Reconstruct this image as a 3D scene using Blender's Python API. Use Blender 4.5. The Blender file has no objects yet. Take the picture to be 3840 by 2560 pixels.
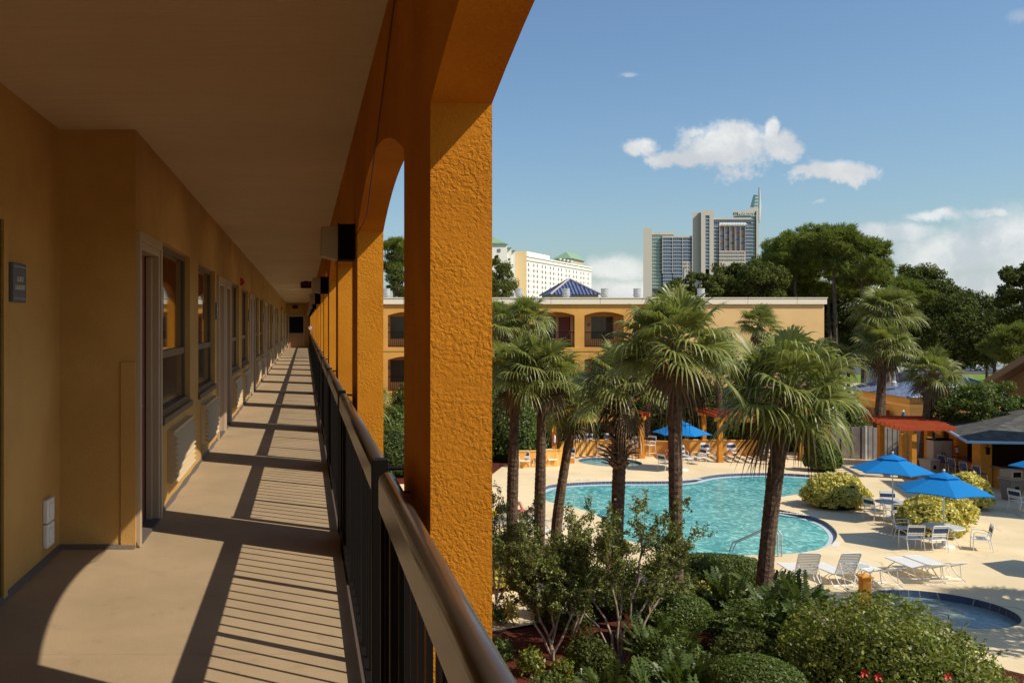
import bpy, math, random
import numpy as np
from mathutils import Vector, Matrix
R = math.radians
random.seed(7)
rng = np.random.default_rng(7)
scn = bpy.context.scene
col = scn.collection

# ------------------------------------------------------------------ camera
EYE = 7.85            # eye height above the pool deck (third storey walkway)
F = 3440.0; VX = 1143.0; VY = 1214.0      # focal length and principal point in photo pixels
cd = bpy.data.cameras.new('camera')
cam = bpy.data.objects.new('camera', cd); col.objects.link(cam)
cam.location = (0, 0, EYE); cam.rotation_euler = (R(90), 0, 0)
cd.sensor_width = 36; cd.lens = 36*F/3840
cd.shift_x = (1920-VX)/3840; cd.shift_y = -(1280-VY)/3840
cd.clip_start = .05; cd.clip_end = 6000
scn.camera = cam
# ------------------------------------------------------------------ light
SUN = Vector((.80, -.46, 1.0)).normalized()
sd = bpy.data.lights.new('sun', 'SUN'); sd.energy = 5.0; sd.angle = R(.5); sd.color = (1, .93, .80)
sun = bpy.data.objects.new('sun', sd); col.objects.link(sun)
sun.rotation_euler = SUN.to_track_quat('Z', 'Y').to_euler(); sun.location = (30, -20, 60)
scn.view_settings.view_transform = 'Standard'; scn.view_settings.look = 'None'
scn.view_settings.exposure = 0.0; scn.view_settings.gamma = 1
scn.cycles.max_bounces = 7; scn.cycles.diffuse_bounces = 4; scn.cycles.glossy_bounces = 3
scn.cycles.transparent_max_bounces = 6; scn.cycles.sample_clamp_indirect = 6

class NT:
    def __init__(s, nt): s.nt = nt; s.n = nt.nodes; s.l = nt.links
    def new(s, t, **k):
        n = s.n.new(t)
        for a, b in k.items(): setattr(n, a, b)
        return n
    def put(s, sock, v):
        if isinstance(v, bpy.types.NodeSocket): s.l.new(v, sock)
        else: sock.default_value = v
    def m(s, op, a, b=0., c=0., clamp=False):
        n = s.new('ShaderNodeMath', operation=op, use_clamp=clamp)
        s.put(n.inputs[0], a); s.put(n.inputs[1], b); s.put(n.inputs[2], c)
        return n.outputs[0]
    def mr(s, v, a, b, c=0., d=1., interp='SMOOTHSTEP'):
        n = s.new('ShaderNodeMapRange', interpolation_type=interp)
        for i, x in enumerate((v, a, b, c, d)): s.put(n.inputs[i], x)
        return n.outputs[0]
    def mix(s, f, a, b, mode='MIX'):
        n = s.new('ShaderNodeMix', data_type='RGBA', blend_type=mode)
        s.put(n.inputs[0], f); s.put(n.inputs[6], c4(a)); s.put(n.inputs[7], c4(b))
        return n.outputs[2]
    def noise(s, vec, scale, detail=4., rough=.55, dist=0.):
        n = s.new('ShaderNodeTexNoise'); s.put(n.inputs['Vector'], vec)
        n.inputs['Scale'].default_value = scale; n.inputs['Detail'].default_value = detail
        n.inputs['Roughness'].default_value = rough; n.inputs['Distortion'].default_value = dist
        return n.outputs['Fac']
    def xyz(s, v):
        n = s.new('ShaderNodeSeparateXYZ'); s.put(n.inputs[0], v); return n.outputs
    def comb(s, x, y, z):
        n = s.new('ShaderNodeCombineXYZ')
        for i, v in enumerate((x, y, z)): s.put(n.inputs[i], v)
        return n.outputs[0]
def c4(c):
    if isinstance(c, bpy.types.NodeSocket): return c
    return tuple(c)+(1,) if len(c) == 3 else tuple(c)

# ------------------------------------------------------------------ sky with clouds (by direction)
world = bpy.data.worlds.new('World'); scn.world = world; world.use_nodes = True
w = NT(world.node_tree); w.n.clear()
sky = w.new('ShaderNodeTexSky', sky_type='NISHITA', sun_disc=False)
sky.sun_elevation = math.asin(SUN.z); sky.sun_rotation = math.atan2(SUN.x, SUN.y)
sky.air_density = 1.15; sky.dust_density = 0.9; sky.ozone_density = 2.0; sky.altitude = 0
tc = w.new('ShaderNodeTexCoord'); d = w.xyz(tc.outputs['Generated'])
yy = w.m('MAXIMUM', d[1], .02)
u = w.m('DIVIDE', d[0], yy); v = w.m('DIVIDE', d[2], yy)
pos = w.comb(u, v, 0.)
nA = w.noise(pos, 9., 6., .58); nB = w.noise(w.comb(w.m('ADD', u, 7.3), v, 3.1), 26., 6., .62)
wu = w.m('ADD', u, w.m('MULTIPLY', w.m('SUBTRACT', nA, .5), .035))
wv = w.m('ADD', v, w.m('MULTIPLY', w.m('SUBTRACT', nB, .5), .025))
nD = w.noise(w.comb(w.m('ADD', u, 2.3), v, 5.1), 75., 5., .6)
def PX(x, y): return (x-VX)/F, (VY-y)/F
def blob(cx, cy, rx, ry):
    a, b = PX(cx, cy)
    du = w.m('DIVIDE', w.m('SUBTRACT', wu, a), rx/F); dv = w.m('DIVIDE', w.m('SUBTRACT', wv, b), ry/F)
    return w.m('SUBTRACT', 1., w.m('SQRT', w.m('ADD', w.m('MULTIPLY', du, du), w.m('MULTIPLY', dv, dv))))
def union(bl):
    o = bl[0]
    for b in bl[1:]: o = w.m('SMOOTH_MAX', o, b, .12)
    return o
crisp = union([blob(2720, 560, 215, 105), blob(2760, 520, 110, 80), blob(2560, 600, 210, 42), blob(2400, 560, 85, 50),
               blob(2935, 550, 95, 70), blob(2893, 485, 34, 55), blob(3120, 648, 190, 52), blob(3020, 640, 80, 30)])
cmask = w.mr(w.m('ADD', crisp, w.m('ADD', w.m('MULTIPLY', w.m('SUBTRACT', nB, .5), 1.5), w.m('MULTIPLY', w.m('SUBTRACT', nD, .5), .9))), -.06, .52)
band = union([blob(3560, 960, 420, 110), blob(3900, 900, 330, 170), blob(3480, 1080, 700, 110), blob(3360, 870, 190, 50),
              blob(3500, 810, 130, 26), blob(3720, 800, 110, 22),
              blob(2300, 1010, 170, 62), blob(2330, 1100, 260, 70), blob(2200, 1170, 500, 60)])
bmask = w.m('MULTIPLY', w.mr(w.m('ADD', band, w.m('MULTIPLY', w.m('SUBTRACT', nA, .5), 1.7)), -.08, .70), .80)
wisp = union([blob(2362, 276, 46, 14), blob(3830, 60, 60, 40), blob(3070, 760, 40, 10)])
wmask = w.m('MULTIPLY', w.mr(w.m('ADD', wisp, w.m('MULTIPLY', w.m('SUBTRACT', nB, .5), 1.6)), .0, .9), .35)
allm = w.m('MULTIPLY', w.m('MAXIMUM', w.m('MAXIMUM', cmask, bmask), wmask), w.m('GREATER_THAN', d[1], .05))
nC = w.noise(w.comb(w.m('ADD', u, w.m('MULTIPLY', nB, .03)), v, 1.7), 14., 5., .6)
ccol = w.mix(w.mr(nC, .36, .66), (7.0, 7.6, 8.2), (11.0, 11.0, 10.7))
tint = w.mix(1.0, sky.outputs[0], (1.10, 1.28, 1.42), 'MULTIPLY')
ccol = w.mix(w.m('MULTIPLY', cmask, w.mr(wv, (VY-640)/F, (VY-520)/F, .55, 0.)), ccol, (6.6, 6.9, 7.2))
skyc = w.mix(allm, tint, ccol)
bg = w.new('ShaderNodeBackground'); w.put(bg.inputs[0], skyc); bg.inputs[1].default_value = .085
wo = w.new('ShaderNodeOutputWorld'); w.l.new(bg.outputs[0], wo.inputs[0])

# ------------------------------------------------------------------ materials
MATS = {}
def mat(name, base, rough=.6, spec=.4, metal=0., var=None, vscale=3., bump=None, coat=0., leaf=None, trans=None, coord='Object'):
    """var: second colour mixed by noise; bump: list of (scale, strength, dist, detail); leaf: second colour by leaf"""
    if name in MATS: return MATS[name]
    m = bpy.data.materials.new(name); m.use_nodes = True; t = NT(m.node_tree)
    p = t.n['Principled BSDF']; o = t.n['Material Output']
    p.inputs['Roughness'].default_value = rough; p.inputs['Specular IOR Level'].default_value = spec
    p.inputs['Metallic'].default_value = metal; p.inputs['Coat Weight'].default_value = coat
    tc = t.new('ShaderNodeTexCoord').outputs[coord]
    c = c4(base)
    if var:
        f = t.noise(tc, vscale, 5., .6)
        c = t.mix(t.mr(f, .35, .65), base, var)
    if leaf:
        g = t.new('ShaderNodeNewGeometry')
        c = t.mix(t.mr(g.outputs['Random Per Island'], 0., 1., interp='LINEAR'), c, leaf)
    t.put(p.inputs['Base Color'], c)
    if bump:
        h = None
        for sc, st, di, de in bump:
            x = t.m('MULTIPLY', t.noise(tc, sc, de, .55, di), st)
            h = x if h is None else t.m('ADD', h, x)
        b = t.new('ShaderNodeBump'); b.inputs['Strength'].default_value = 1; b.inputs['Distance'].default_value = 1
        t.put(b.inputs['Height'], h); t.l.new(b.outputs[0], p.inputs['Normal'])
    if trans:
        tr = t.new('ShaderNodeBsdfTranslucent'); t.put(tr.inputs[0], c4(trans))
        ms = t.new('ShaderNodeMixShader'); ms.inputs[0].default_value = .3
        t.l.new(p.outputs[0], ms.inputs[1]); t.l.new(tr.outputs[0], ms.inputs[2]); t.l.new(ms.outputs[0], o.inputs[0])
    MATS[name] = m
    return m

stucco_o = mat('stucco_orange', (.61, .235, .016), .8, .1, var=(.50, .18, .012), vscale=1.3)
# knock-down trowel texture: flattened islands with sharp ridges
t = NT(stucco_o.node_tree); tcn = t.new('ShaderNodeTexCoord').outputs['Object']
h1 = t.m('MULTIPLY', t.mr(t.noise(tcn, 78., 3., .55, .45), .36, .60), t.mr(t.noise(tcn, 7., 3., .6), .3, .65, .35, 1.25)); h2 = t.noise(tcn, 130., 3., .6, .5)
hh = t.m('ADD', t.m('MULTIPLY', h1, .0016), t.m('MULTIPLY', h2, .0018))
bb = t.new('ShaderNodeBump'); bb.inputs['Distance'].default_value = 1; bb.inputs['Strength'].default_value = .9
t.put(bb.inputs['Height'], hh); t.l.new(bb.outputs[0], t.n['Principled BSDF'].inputs['Normal'])
stucco_y = mat('stucco_ochre', (.52, .30, .09), .75, .25, var=(.44, .245, .068), vscale=1.1, bump=[(70, .0035, .4, 3), (9, .004, 0, 2)])
stucco_f = mat('stucco_far_orange', (.78, .40, .10), .8, .1, var=(.70, .345, .08), vscale=.6, bump=[(25, .008, .4, 3)])
stucco_p = mat('stucco_peach', (.86, .55, .24), .8, .2, var=(.80, .50, .21), vscale=.5)
ceil_m = mat('ceiling_paint', (.64, .50, .32), .8, .15, var=(.59, .46, .29), vscale=.7, bump=[(26, .003, 0, 3)])
t = NT(ceil_m.node_tree); x = t.xyz(t.new('ShaderNodeTexCoord').outputs['Object'])
f = t.noise(t.comb(t.m('MULTIPLY', x[0], .35), t.m('MULTIPLY', x[1], 3.2), 0.), 2.4, 5., .65)
bb = t.new('ShaderNodeBump'); bb.inputs['Distance'].default_value = .02; bb.inputs['Strength'].default_value = 1
t.put(bb.inputs['Height'], t.m('MULTIPLY', f, 1.8)); t.l.new(bb.outputs[0], t.n['Principled BSDF'].inputs['Normal'])
floor_m = mat('walkway_coating', (.365, .262, .155), .65, .25, var=(.32, .230, .135), vscale=1.6, bump=[(120, .0016, 0, 3), (14, .0016, 0, 3)])
t = NT(floor_m.node_tree); x = t.xyz(t.new('ShaderNodeTexCoord').outputs['Object'])
fr = t.m('ABSOLUTE', t.m('SUBTRACT', t.m('FRACT', t.m('DIVIDE', t.m('ADD', x[1], -.3), 4.15)), .5))
line = t.mr(fr, .4985, .4995)
nn = t.noise(t.new('ShaderNodeTexCoord').outputs['Object'], 5., 6., .7); stain = t.mr(nn, .54, .72, 0., .38)
pb = t.n['Principled BSDF']; old = pb.inputs['Base Color'].links[0].from_socket
speck = t.mr(t.noise(t.new('ShaderNodeTexCoord').outputs['Object'], 45., 2., .5), .775, .80)
t.put(pb.inputs['Base Color'], t.mix(t.m('MULTIPLY', speck, .5), t.mix(t.m('MAXIMUM', t.m('MULTIPLY', line, .45), stain), old, (.22, .145, .085)), (.62, .52, .40)))
caulk = mat('grey_sealant', (.105, .085, .07), .6, .3, bump=[(30, .004, 0, 3)])
trim_m = mat('cream_trim', (.43, .31, .20), .45, .4)
door_m = mat('maroon_door', (.17, .035, .022), .45, .5)
darkdoor_m = mat('dark_bronze_door', (.035, .022, .015), .35, .5)
frame_m = mat('bronze_window_frame', (.11, .075, .05), .4, .5)
glass_m = mat('dark_window_glass', (.012, .013, .015), .03, 1.0)
glass_m.node_tree.nodes['Principled BSDF'].inputs['IOR'].default_value = 2.1
curt_m = mat('curtained_glass', (.030, .029, .026), .10, .5, var=(.012, .012, .012), vscale=5)
metal_b = mat('black_railing_paint', (.008, .0065, .0055), .6, .12)
rail_m = mat('bronze_handrail', (.085, .062, .046), .27, .6, metal=.35, bump=[(6, .002, 0, 2)])
acg = mat('grille_paint', (.50, .37, .21), .6, .3)
plaque_m = mat('slate_plaque', (.10, .12, .16), .4, .5)
grey_l = mat('galvanised_steel', (.55, .56, .56), .4, .5, metal=.4, var=(.42, .43, .43), vscale=6)
white_p = mat('white_plastic', (.74, .72, .66), .45, .4)
white_m = mat('white_paint', (.80, .79, .75), .35, .5)
red_m = mat('red_paint', (.45, .02, .02), .4, .5)
black_m = mat('black_plastic', (.006, .005, .004), .7, .1)
lens_m = mat('lamp_diffuser', (.34, .24, .13), .5, .3, bump=[(40, .002, 0, 2)])
letter_m = mat('pale_lettering', (.62, .60, .54), .5, .3)
cream_f = mat('cream_fascia', (.90, .78, .58), .6, .3)
roof_g = mat('flat_roof', (.35, .33, .30), .9, .1)
deck_m = mat('tan_deck', (.76, .61, .38), .75, .2, var=(.66, .52, .315), vscale=.35, bump=[(60, .003, 0, 3)])
t = NT(deck_m.node_tree); tcn = t.new('ShaderNodeTexCoord').outputs['Object']; pb = t.n['Principled BSDF']
old = pb.inputs['Base Color'].links[0].from_socket
st = t.mr(t.noise(tcn, 1.1, 6., .7, .6), .60, .78, 0., .38)
vo = t.new('ShaderNodeTexVoronoi', feature='DISTANCE_TO_EDGE'); vo.inputs['Scale'].default_value = .33
t.put(vo.inputs['Vector'], t.comb(t.m('ADD', t.xyz(tcn)[0], t.m('MULTIPLY', t.noise(tcn, 1.3, 4.), 1.2)), t.m('ADD', t.xyz(tcn)[1], t.m('MULTIPLY', t.noise(tcn, 1.1, 5.), 1.3)), 0.))
crack = t.mr(vo.outputs['Distance'], .004, .011, .55, 0.)
crack = t.m('MULTIPLY', crack, t.mr(t.noise(tcn, .5, 2.), .45, .62))
t.put(pb.inputs['Base Color'], t.mix(t.m('MAXIMUM', st, crack), old, (.42, .31, .18)))
conc_m = mat('pale_concrete', (.62, .55, .43), .85, .15, var=(.54, .47, .36), vscale=2)
mulch_m = mat('red_mulch', (.13, .035, .018), .9, .1, var=(.055, .016, .010), vscale=14, bump=[(22, .05, 0, 5)])
grass_m = mat('lawn', (.17, .24, .035), .9, .1, var=(.12, .19, .03), vscale=2)
ground_m = mat('ground_earth', (.11, .12, .05), .95, .05, var=(.16, .14, .08), vscale=.05)
asph_m = mat('asphalt', (.10, .10, .10), .9, .1, var=(.08, .08, .08), vscale=.3)
tile_b = mat('navy_pool_tile', (.055, .09, .20), .25, .5, var=(.075, .12, .25), vscale=4)
gutter_m = mat('white_gutter', (.62, .66, .66), .4, .4, var=(.52, .58, .60), vscale=2)
bark_m = mat('palm_bark', (.175, .115, .075), .95, .05, var=(.085, .055, .038), vscale=6, bump=[(16, .03, 0, 4)])
boot_m = mat('palm_boot', (.40, .27, .18), .85, .1, var=(.18, .105, .065), vscale=7, bump=[(30, .01, 0, 3)])
bark2 = mat('tree_bark', (.17, .13, .10), .95, .05, var=(.09, .065, .05), vscale=5, bump=[(12, .03, 0, 4)])
bark3 = mat('pale_bark', (.42, .33, .25), .8, .1, var=(.26, .19, .14), vscale=8)
palm_l = mat('palm_leaf', (.13, .155, .03), .40, .4, leaf=(.31, .32, .09), trans=(.26, .30, .05))
palm_d = mat('palm_dead_leaf', (.20, .14, .08), .8, .1, leaf=(.12, .085, .05))
oak_l = mat('oak_leaf', (.07, .085, .018), .75, .12, leaf=(.15, .155, .035), trans=(.10, .14, .02))
dark_l = mat('dark_leaf', (.055, .068, .016), .75, .12, leaf=(.135, .15, .033), trans=(.05, .08, .015))
pine_l = mat('pine_needle', (.10, .125, .022), .7, .15, leaf=(.27, .28, .06), trans=(.2, .28, .03))
shrub_l = mat('shrub_leaf', (.06, .09, .018), .45, .3, leaf=(.15, .19, .04), trans=(.16, .24, .03))
hib_l = mat('hibiscus_leaf', (.07, .10, .015), .42, .3, leaf=(.30, .30, .045), trans=(.22, .30, .03))
croton_l = mat('variegated_leaf', (.42, .38, .05), .42, .35, leaf=(.90, .78, .22), trans=(.5, .45, .08))
myrtle_l = mat('myrtle_leaf', (.075, .095, .02), .45, .3, leaf=(.27, .28, .065), trans=(.16, .20, .03))
zamia_l = mat('cycad_leaf', (.045, .075, .016), .45, .28, leaf=(.11, .15, .03), trans=(.10, .14, .02))
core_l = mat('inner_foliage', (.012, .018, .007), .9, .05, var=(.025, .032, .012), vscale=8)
twig_m = mat('grey_twig', (.30, .23, .17), .8, .1)
umb_m = mat('blue_canvas', (.014, .235, .60), .75, .15, trans=(.01, .16, .6), bump=[(5, .01, 0, 3)])
navy_s = mat('navy_strap', (.02, .05, .13), .45, .4)
tan_pf = mat('beige_concrete', (.58, .52, .42), .8, .2)
tan_ps = mat('cream_render', (.94, .89, .76), .8, .2)
wood_o = mat('orange_wood', (.66, .27, .03), .6, .3, var=(.56, .22, .025), vscale=4)
wood_r = mat('red_beam_paint', (.50, .085, .025), .6, .3, var=(.42, .065, .02), vscale=5)
fence_m = mat('white_fence', (.62, .60, .55), .7, .2, var=(.50, .48, .44), vscale=3)
shingle = mat('grey_shingle', (.075, .072, .066), .9, .1, var=(.14, .135, .12), vscale=2.5)
brown_w = mat('brown_render', (.33, .19, .09), .8, .2)
rooft_b = mat('blue_glazed_tile', (.05, .075, .17), .35, .4, var=(.09, .12, .24), vscale=2)
green_r = mat('green_copper_roof', (.22, .34, .21), .6, .3)
skin_m = mat('skin', (.55, .30, .20), .5, .4)
blueg = mat('blue_curtain_glass', (.06, .10, .16), .2, .7, var=(.09, .13, .20), vscale=.15)
greeng = mat('green_curtain_glass', (.07, .16, .13), .12, .9, var=(.12, .22, .18), vscale=.2)
brownw = mat('tinted_window', (.13, .11, .11), .2, .7, var=(.20, .17, .16), vscale=.3)
steel_w = mat('grey_window', (.20, .20, .18), .3, .6)
flow_m = mat('red_petal', (.62, .02, .03), .5, .3)
tyre_m = mat('tyre_rubber', (.02, .02, .02), .8, .2)
car_w = mat('white_car_paint', (.70, .70, .70), .25, .6)

def stripes(m, axis, period, width, c2, depth=.01, bumpo=False):
    """procedural repeated groove / stripe along an axis of the surface"""
    t = NT(m.node_tree); p = t.n['Principled BSDF']; x = t.xyz(t.new('ShaderNodeTexCoord').outputs['Object'])
    s = x[0] if axis == 'x' else x[1] if axis == 'y' else x[2] if axis == 'z' else t.m('ADD', x[0], x[1])
    f = t.m('ABSOLUTE', t.m('SUBTRACT', t.m('FRACT', t.m('DIVIDE', s, period)), .5))
    l = t.mr(f, .5-width/period/2-.004, .5-width/period/2+.004)
    i = p.inputs['Base Color']; old = i.links[0].from_socket if i.links else tuple(i.default_value)
    t.put(i, t.mix(l, old, c2))
    return m
stripes(curt_m, 'y', .085, .03, (.065, .060, .05)); stripes(blueg, 'x', 1.7, .20, (.30, .31, .30)); stripes(greeng, 'x', 1.7, .2, (.42, .46, .42)); stripes(brownw, 'x', 1.6, .3, (.5, .48, .44))
stripes(fence_m, 'xy', .16, .03, (.10, .09, .08)); stripes(cream_f, 'x', 3.32, .03, (.3, .24, .16))
stripes(shingle, 'y', .30, .05, (.05, .05, .045)); stripes(shingle, 'x', .42, .03, (.06, .06, .055))
def wavebump(m, axis, period, amp, axis2, per2, amp2):
    t = NT(m.node_tree); x = t.xyz(t.new('ShaderNodeTexCoord').outputs['Object']); ix = {'x': 0, 'y': 1, 'z': 2}
    a = t.m('MULTIPLY', t.m('ABSOLUTE', t.m('SINE', t.m('MULTIPLY', x[ix[axis]], math.pi/period))), amp)
    b = t.m('MULTIPLY', t.m('FRACT', t.m('DIVIDE', x[ix[axis2]], per2)), amp2)
    bb = t.new('ShaderNodeBump'); bb.inputs['Distance'].default_value = 1
    t.put(bb.inputs['Height'], t.m('ADD', a, b)); t.l.new(bb.outputs[0], t.n['Principled BSDF'].inputs['Normal'])
# water
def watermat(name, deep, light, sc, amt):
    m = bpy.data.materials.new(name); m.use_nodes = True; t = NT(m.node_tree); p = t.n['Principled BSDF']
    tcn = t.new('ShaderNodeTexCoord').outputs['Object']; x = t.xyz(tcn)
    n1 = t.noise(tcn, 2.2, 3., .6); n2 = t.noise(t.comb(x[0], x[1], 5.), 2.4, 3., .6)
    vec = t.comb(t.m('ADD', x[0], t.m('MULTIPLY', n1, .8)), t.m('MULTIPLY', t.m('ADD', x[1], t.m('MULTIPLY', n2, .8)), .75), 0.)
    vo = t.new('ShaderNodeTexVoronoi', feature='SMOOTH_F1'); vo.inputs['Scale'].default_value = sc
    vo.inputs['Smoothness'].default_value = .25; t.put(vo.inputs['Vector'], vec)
    f = t.mr(vo.outputs['Distance'], .38, .72)  # caustic light network, painted into the water's base colour
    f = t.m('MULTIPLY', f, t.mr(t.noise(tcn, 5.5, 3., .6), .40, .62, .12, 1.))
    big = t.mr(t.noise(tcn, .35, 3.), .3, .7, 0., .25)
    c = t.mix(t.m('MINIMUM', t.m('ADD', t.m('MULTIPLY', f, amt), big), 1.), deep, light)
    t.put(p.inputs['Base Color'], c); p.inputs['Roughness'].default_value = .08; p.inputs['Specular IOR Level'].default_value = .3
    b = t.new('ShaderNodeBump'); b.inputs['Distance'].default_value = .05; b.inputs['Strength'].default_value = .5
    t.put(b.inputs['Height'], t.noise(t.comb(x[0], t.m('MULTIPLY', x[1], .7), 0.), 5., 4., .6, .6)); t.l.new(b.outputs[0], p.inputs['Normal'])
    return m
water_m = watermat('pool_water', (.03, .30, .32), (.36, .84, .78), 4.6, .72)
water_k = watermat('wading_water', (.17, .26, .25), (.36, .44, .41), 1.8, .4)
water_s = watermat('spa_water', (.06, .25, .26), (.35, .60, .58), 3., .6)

# ------------------------------------------------------------------ mesh helpers
def link(o): col.objects.link(o); return o
def tag(o, label=None, cat=None, group=None, kind=None):
    if label: o['label'] = label
    if cat: o['category'] = cat
    if group: o['group'] = group
    if kind: o['kind'] = kind
    return o
def thing(name, label, cat, loc=(0, 0, 0), rz=0, group=None):
    o = link(bpy.data.objects.new(name, None)); o.location = loc; o.rotation_euler = (0, 0, rz)
    o.empty_display_size = .2
    return tag(o, label, cat, group)
def copy_tree(o, parent=None):
    c = o.copy(); col.objects.link(c)
    if parent is not None: c.parent = parent
    for ch in list(o.children): copy_tree(ch, c)
    return c
class MB:
    def __init__(s): s.v = []; s.f = []
    def quad(s, *p):
        i = len(s.v); s.v += [tuple(q) for q in p]; s.f.append(tuple(range(i, i+len(p)))); return s
    def box(s, x0, x1, y0, y1, z0, z1):
        i = len(s.v)
        s.v += [(x0, y0, z0), (x1, y0, z0), (x1, y1, z0), (x0, y1, z0), (x0, y0, z1), (x1, y0, z1), (x1, y1, z1), (x0, y1, z1)]
        for a in ((0, 3, 2, 1), (4, 5, 6, 7), (0, 1, 5, 4), (1, 2, 6, 5), (2, 3, 7, 6), (3, 0, 4, 7)): s.f.append(tuple(i+k for k in a))
        return s
    def tube(s, pts, r, n=8, cap=True):
        pts = [Vector(p) for p in pts]; rr = r if isinstance(r, (list, tuple)) else [r]*len(pts)
        rings = []; up = Vector((0, 0, 1)); prev = None
        for k, p in enumerate(pts):
            t_ = (pts[min(k+1, len(pts)-1)]-pts[max(k-1, 0)]).normalized()
            if prev is None:
                a = t_.cross(up if abs(t_.z) < .9 else Vector((1, 0, 0))).normalized()
            else:
                a = (prev-t_*prev.dot(t_)).normalized()
            prev = a; b = t_.cross(a); i = len(s.v)
            for j in range(n):
                q = p+(a*math.cos(2*math.pi*j/n)+b*math.sin(2*math.pi*j/n))*rr[k]; s.v.append(tuple(q))
            rings.append(i)
        for k in range(len(rings)-1):
            for j in range(n):
                a, b = rings[k], rings[k+1]; s.f.append((a+j, a+(j+1) % n, b+(j+1) % n, b+j))
        if cap: s.f.append(tuple(rings[0]+j for j in range(n))[::-1]); s.f.append(tuple(rings[-1]+j for j in range(n)))
        return s
    def cyl(s, x, y, z0, z1, r0, r1=None, n=20):
        return s.tube([(x, y, z0), (x, y, z1)], [r0, r0 if r1 is None else r1], n)
    def lathe(s, x, y, prof, n=20):
        return s.tube([(x, y, z) for r, z in prof], [max(r, .0005) for r, z in prof], n)
    def prism(s, poly, z0, z1):
        i = len(s.v); n = len(poly)
        s.v += [(p[0], p[1], z0) for p in poly]+[(p[0], p[1], z1) for p in poly]
        s.f.append(tuple(range(i, i+n))[::-1]); s.f.append(tuple(range(i+n, i+2*n)))
        for k in range(n): s.f.append((i+k, i+(k+1) % n, i+n+(k+1) % n, i+n+k))
        return s
    def build(s, name, m, parent=None, world=False, smooth=False, bevel=0.):
        me = bpy.data.meshes.new(name); me.from_pydata(s.v, [], s.f); me.update()
        if m: me.materials.append(m)
        o = link(bpy.data.objects.new(name, me))
        if smooth: me.shade_smooth()
        if bevel:
            b = o.modifiers.new('bevel', 'BEVEL'); b.width = bevel; b.segments = 2; b.limit_method = 'ANGLE'
        if parent is not None:
            o.parent = parent
            if world: o.location = -Vector(parent.location)
        return o
def npmesh(name, V, nv, m, parent=None, world=False, loc=None):
    """V: (N, nv, 3) array of separate polygons"""
    V = np.asarray(V, dtype=np.float32); N = V.shape[0]
    me = bpy.data.meshes.new(name); me.vertices.add(N*nv); me.vertices.foreach_set('co', V.reshape(-1))
    me.loops.add(N*nv); me.loops.foreach_set('vertex_index', np.arange(N*nv, dtype=np.int32))
    me.polygons.add(N); me.polygons.foreach_set('loop_start', np.arange(0, N*nv, nv, dtype=np.int32))
    me.update(calc_edges=True); me.materials.append(m)
    o = link(bpy.data.objects.new(name, me))
    if parent is not None:
        o.parent = parent
        if world: o.location = -Vector(parent.location)
    return o
def strips(name, P, W, m, parent=None):
    """P: (N,K,3) centre lines; W: (N,K,3) half width vectors -> connected ribbons (an island each)"""
    P = np.asarray(P, np.float32); W = np.asarray(W, np.float32); N, K, _ = P.shape
    V = np.concatenate([P-W, P+W], axis=2).reshape(N, K*2, 3)
    base = (np.arange(N)*K*2)[:, None, None]; k = np.arange(K-1)[None, :, None]*2
    q = base+k+np.array([0, 1, 3, 2])[None, None, :]
    idx = q.reshape(-1).astype(np.int32); nf = N*(K-1)
    me = bpy.data.meshes.new(name); me.vertices.add(N*K*2); me.vertices.foreach_set('co', V.reshape(-1))
    me.loops.add(nf*4); me.loops.foreach_set('vertex_index', idx)
    me.polygons.add(nf); me.polygons.foreach_set('loop_start', np.arange(0, nf*4, 4, dtype=np.int32))
    me.update(calc_edges=True); me.materials.append(m)
    o = link(bpy.data.objects.new(name, me))
    if parent is not None: o.parent = parent
    return o
def unit(a): return a/np.maximum(np.linalg.norm(a, axis=-1, keepdims=True), 1e-9)
def leaves(P, Nrm, L, Wd, spread=.8):
    """diamond leaves at P, roughly facing Nrm"""
    n = len(P); nr = unit(Nrm+rng.normal(0, spread, (n, 3)))
    a = unit(np.cross(nr, rng.normal(0, 1, (n, 3)))); b = np.cross(nr, a)
    l = (L*rng.uniform(.7, 1.25, (n, 1))); ww = Wd*rng.uniform(.7, 1.25, (n, 1))
    fold = nr*l*rng.uniform(-.15, .15, (n, 1))
    return np.stack([P-a*l*.5, P+b*ww*.5+fold, P+a*l*.5, P-b*ww*.5+fold], axis=1)
def text(name, s, size, m, loc, rot, parent=None, ext=.004, sx=1., font=None, local=False):
    cu = bpy.data.curves.new(name, 'FONT'); cu.body = s; cu.size = size; cu.extrude = ext
    cu.align_x = 'CENTER'; cu.align_y = 'CENTER'
    o = bpy.data.objects.new(name, cu); col.objects.link(o)
    dg = bpy.context.evaluated_depsgraph_get(); me = bpy.data.meshes.new_from_object(o.evaluated_get(dg))
    bpy.data.objects.remove(o); me.name = name
    me.materials.clear(); me.materials.append(m)
    o = link(bpy.data.objects.new(name, me)); o.rotation_euler = rot; o.scale = (sx, 1, 1)
    if parent is not None:
        o.parent = parent; o.location = Vector(loc) if local else Vector(loc)-Vector(parent.location)
    else: o.location = loc
    return o
def G(px, py, z=0.):
    Y = (EYE-z)*F/(py-VY); return ((px-VX)*Y/F, Y)
def X_(px, Y): return (px-VX)*Y/F
def Z_(py, Y): return EYE+(VY-py)*Y/F
# ================================================================== the ground
g = MB().quad((-900, -400, -.36), (1500, -400, -.36), (1500, 2600, -.36), (-900, 2600, -.36)).build('ground', ground_m); tag(g, kind='structure')
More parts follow.
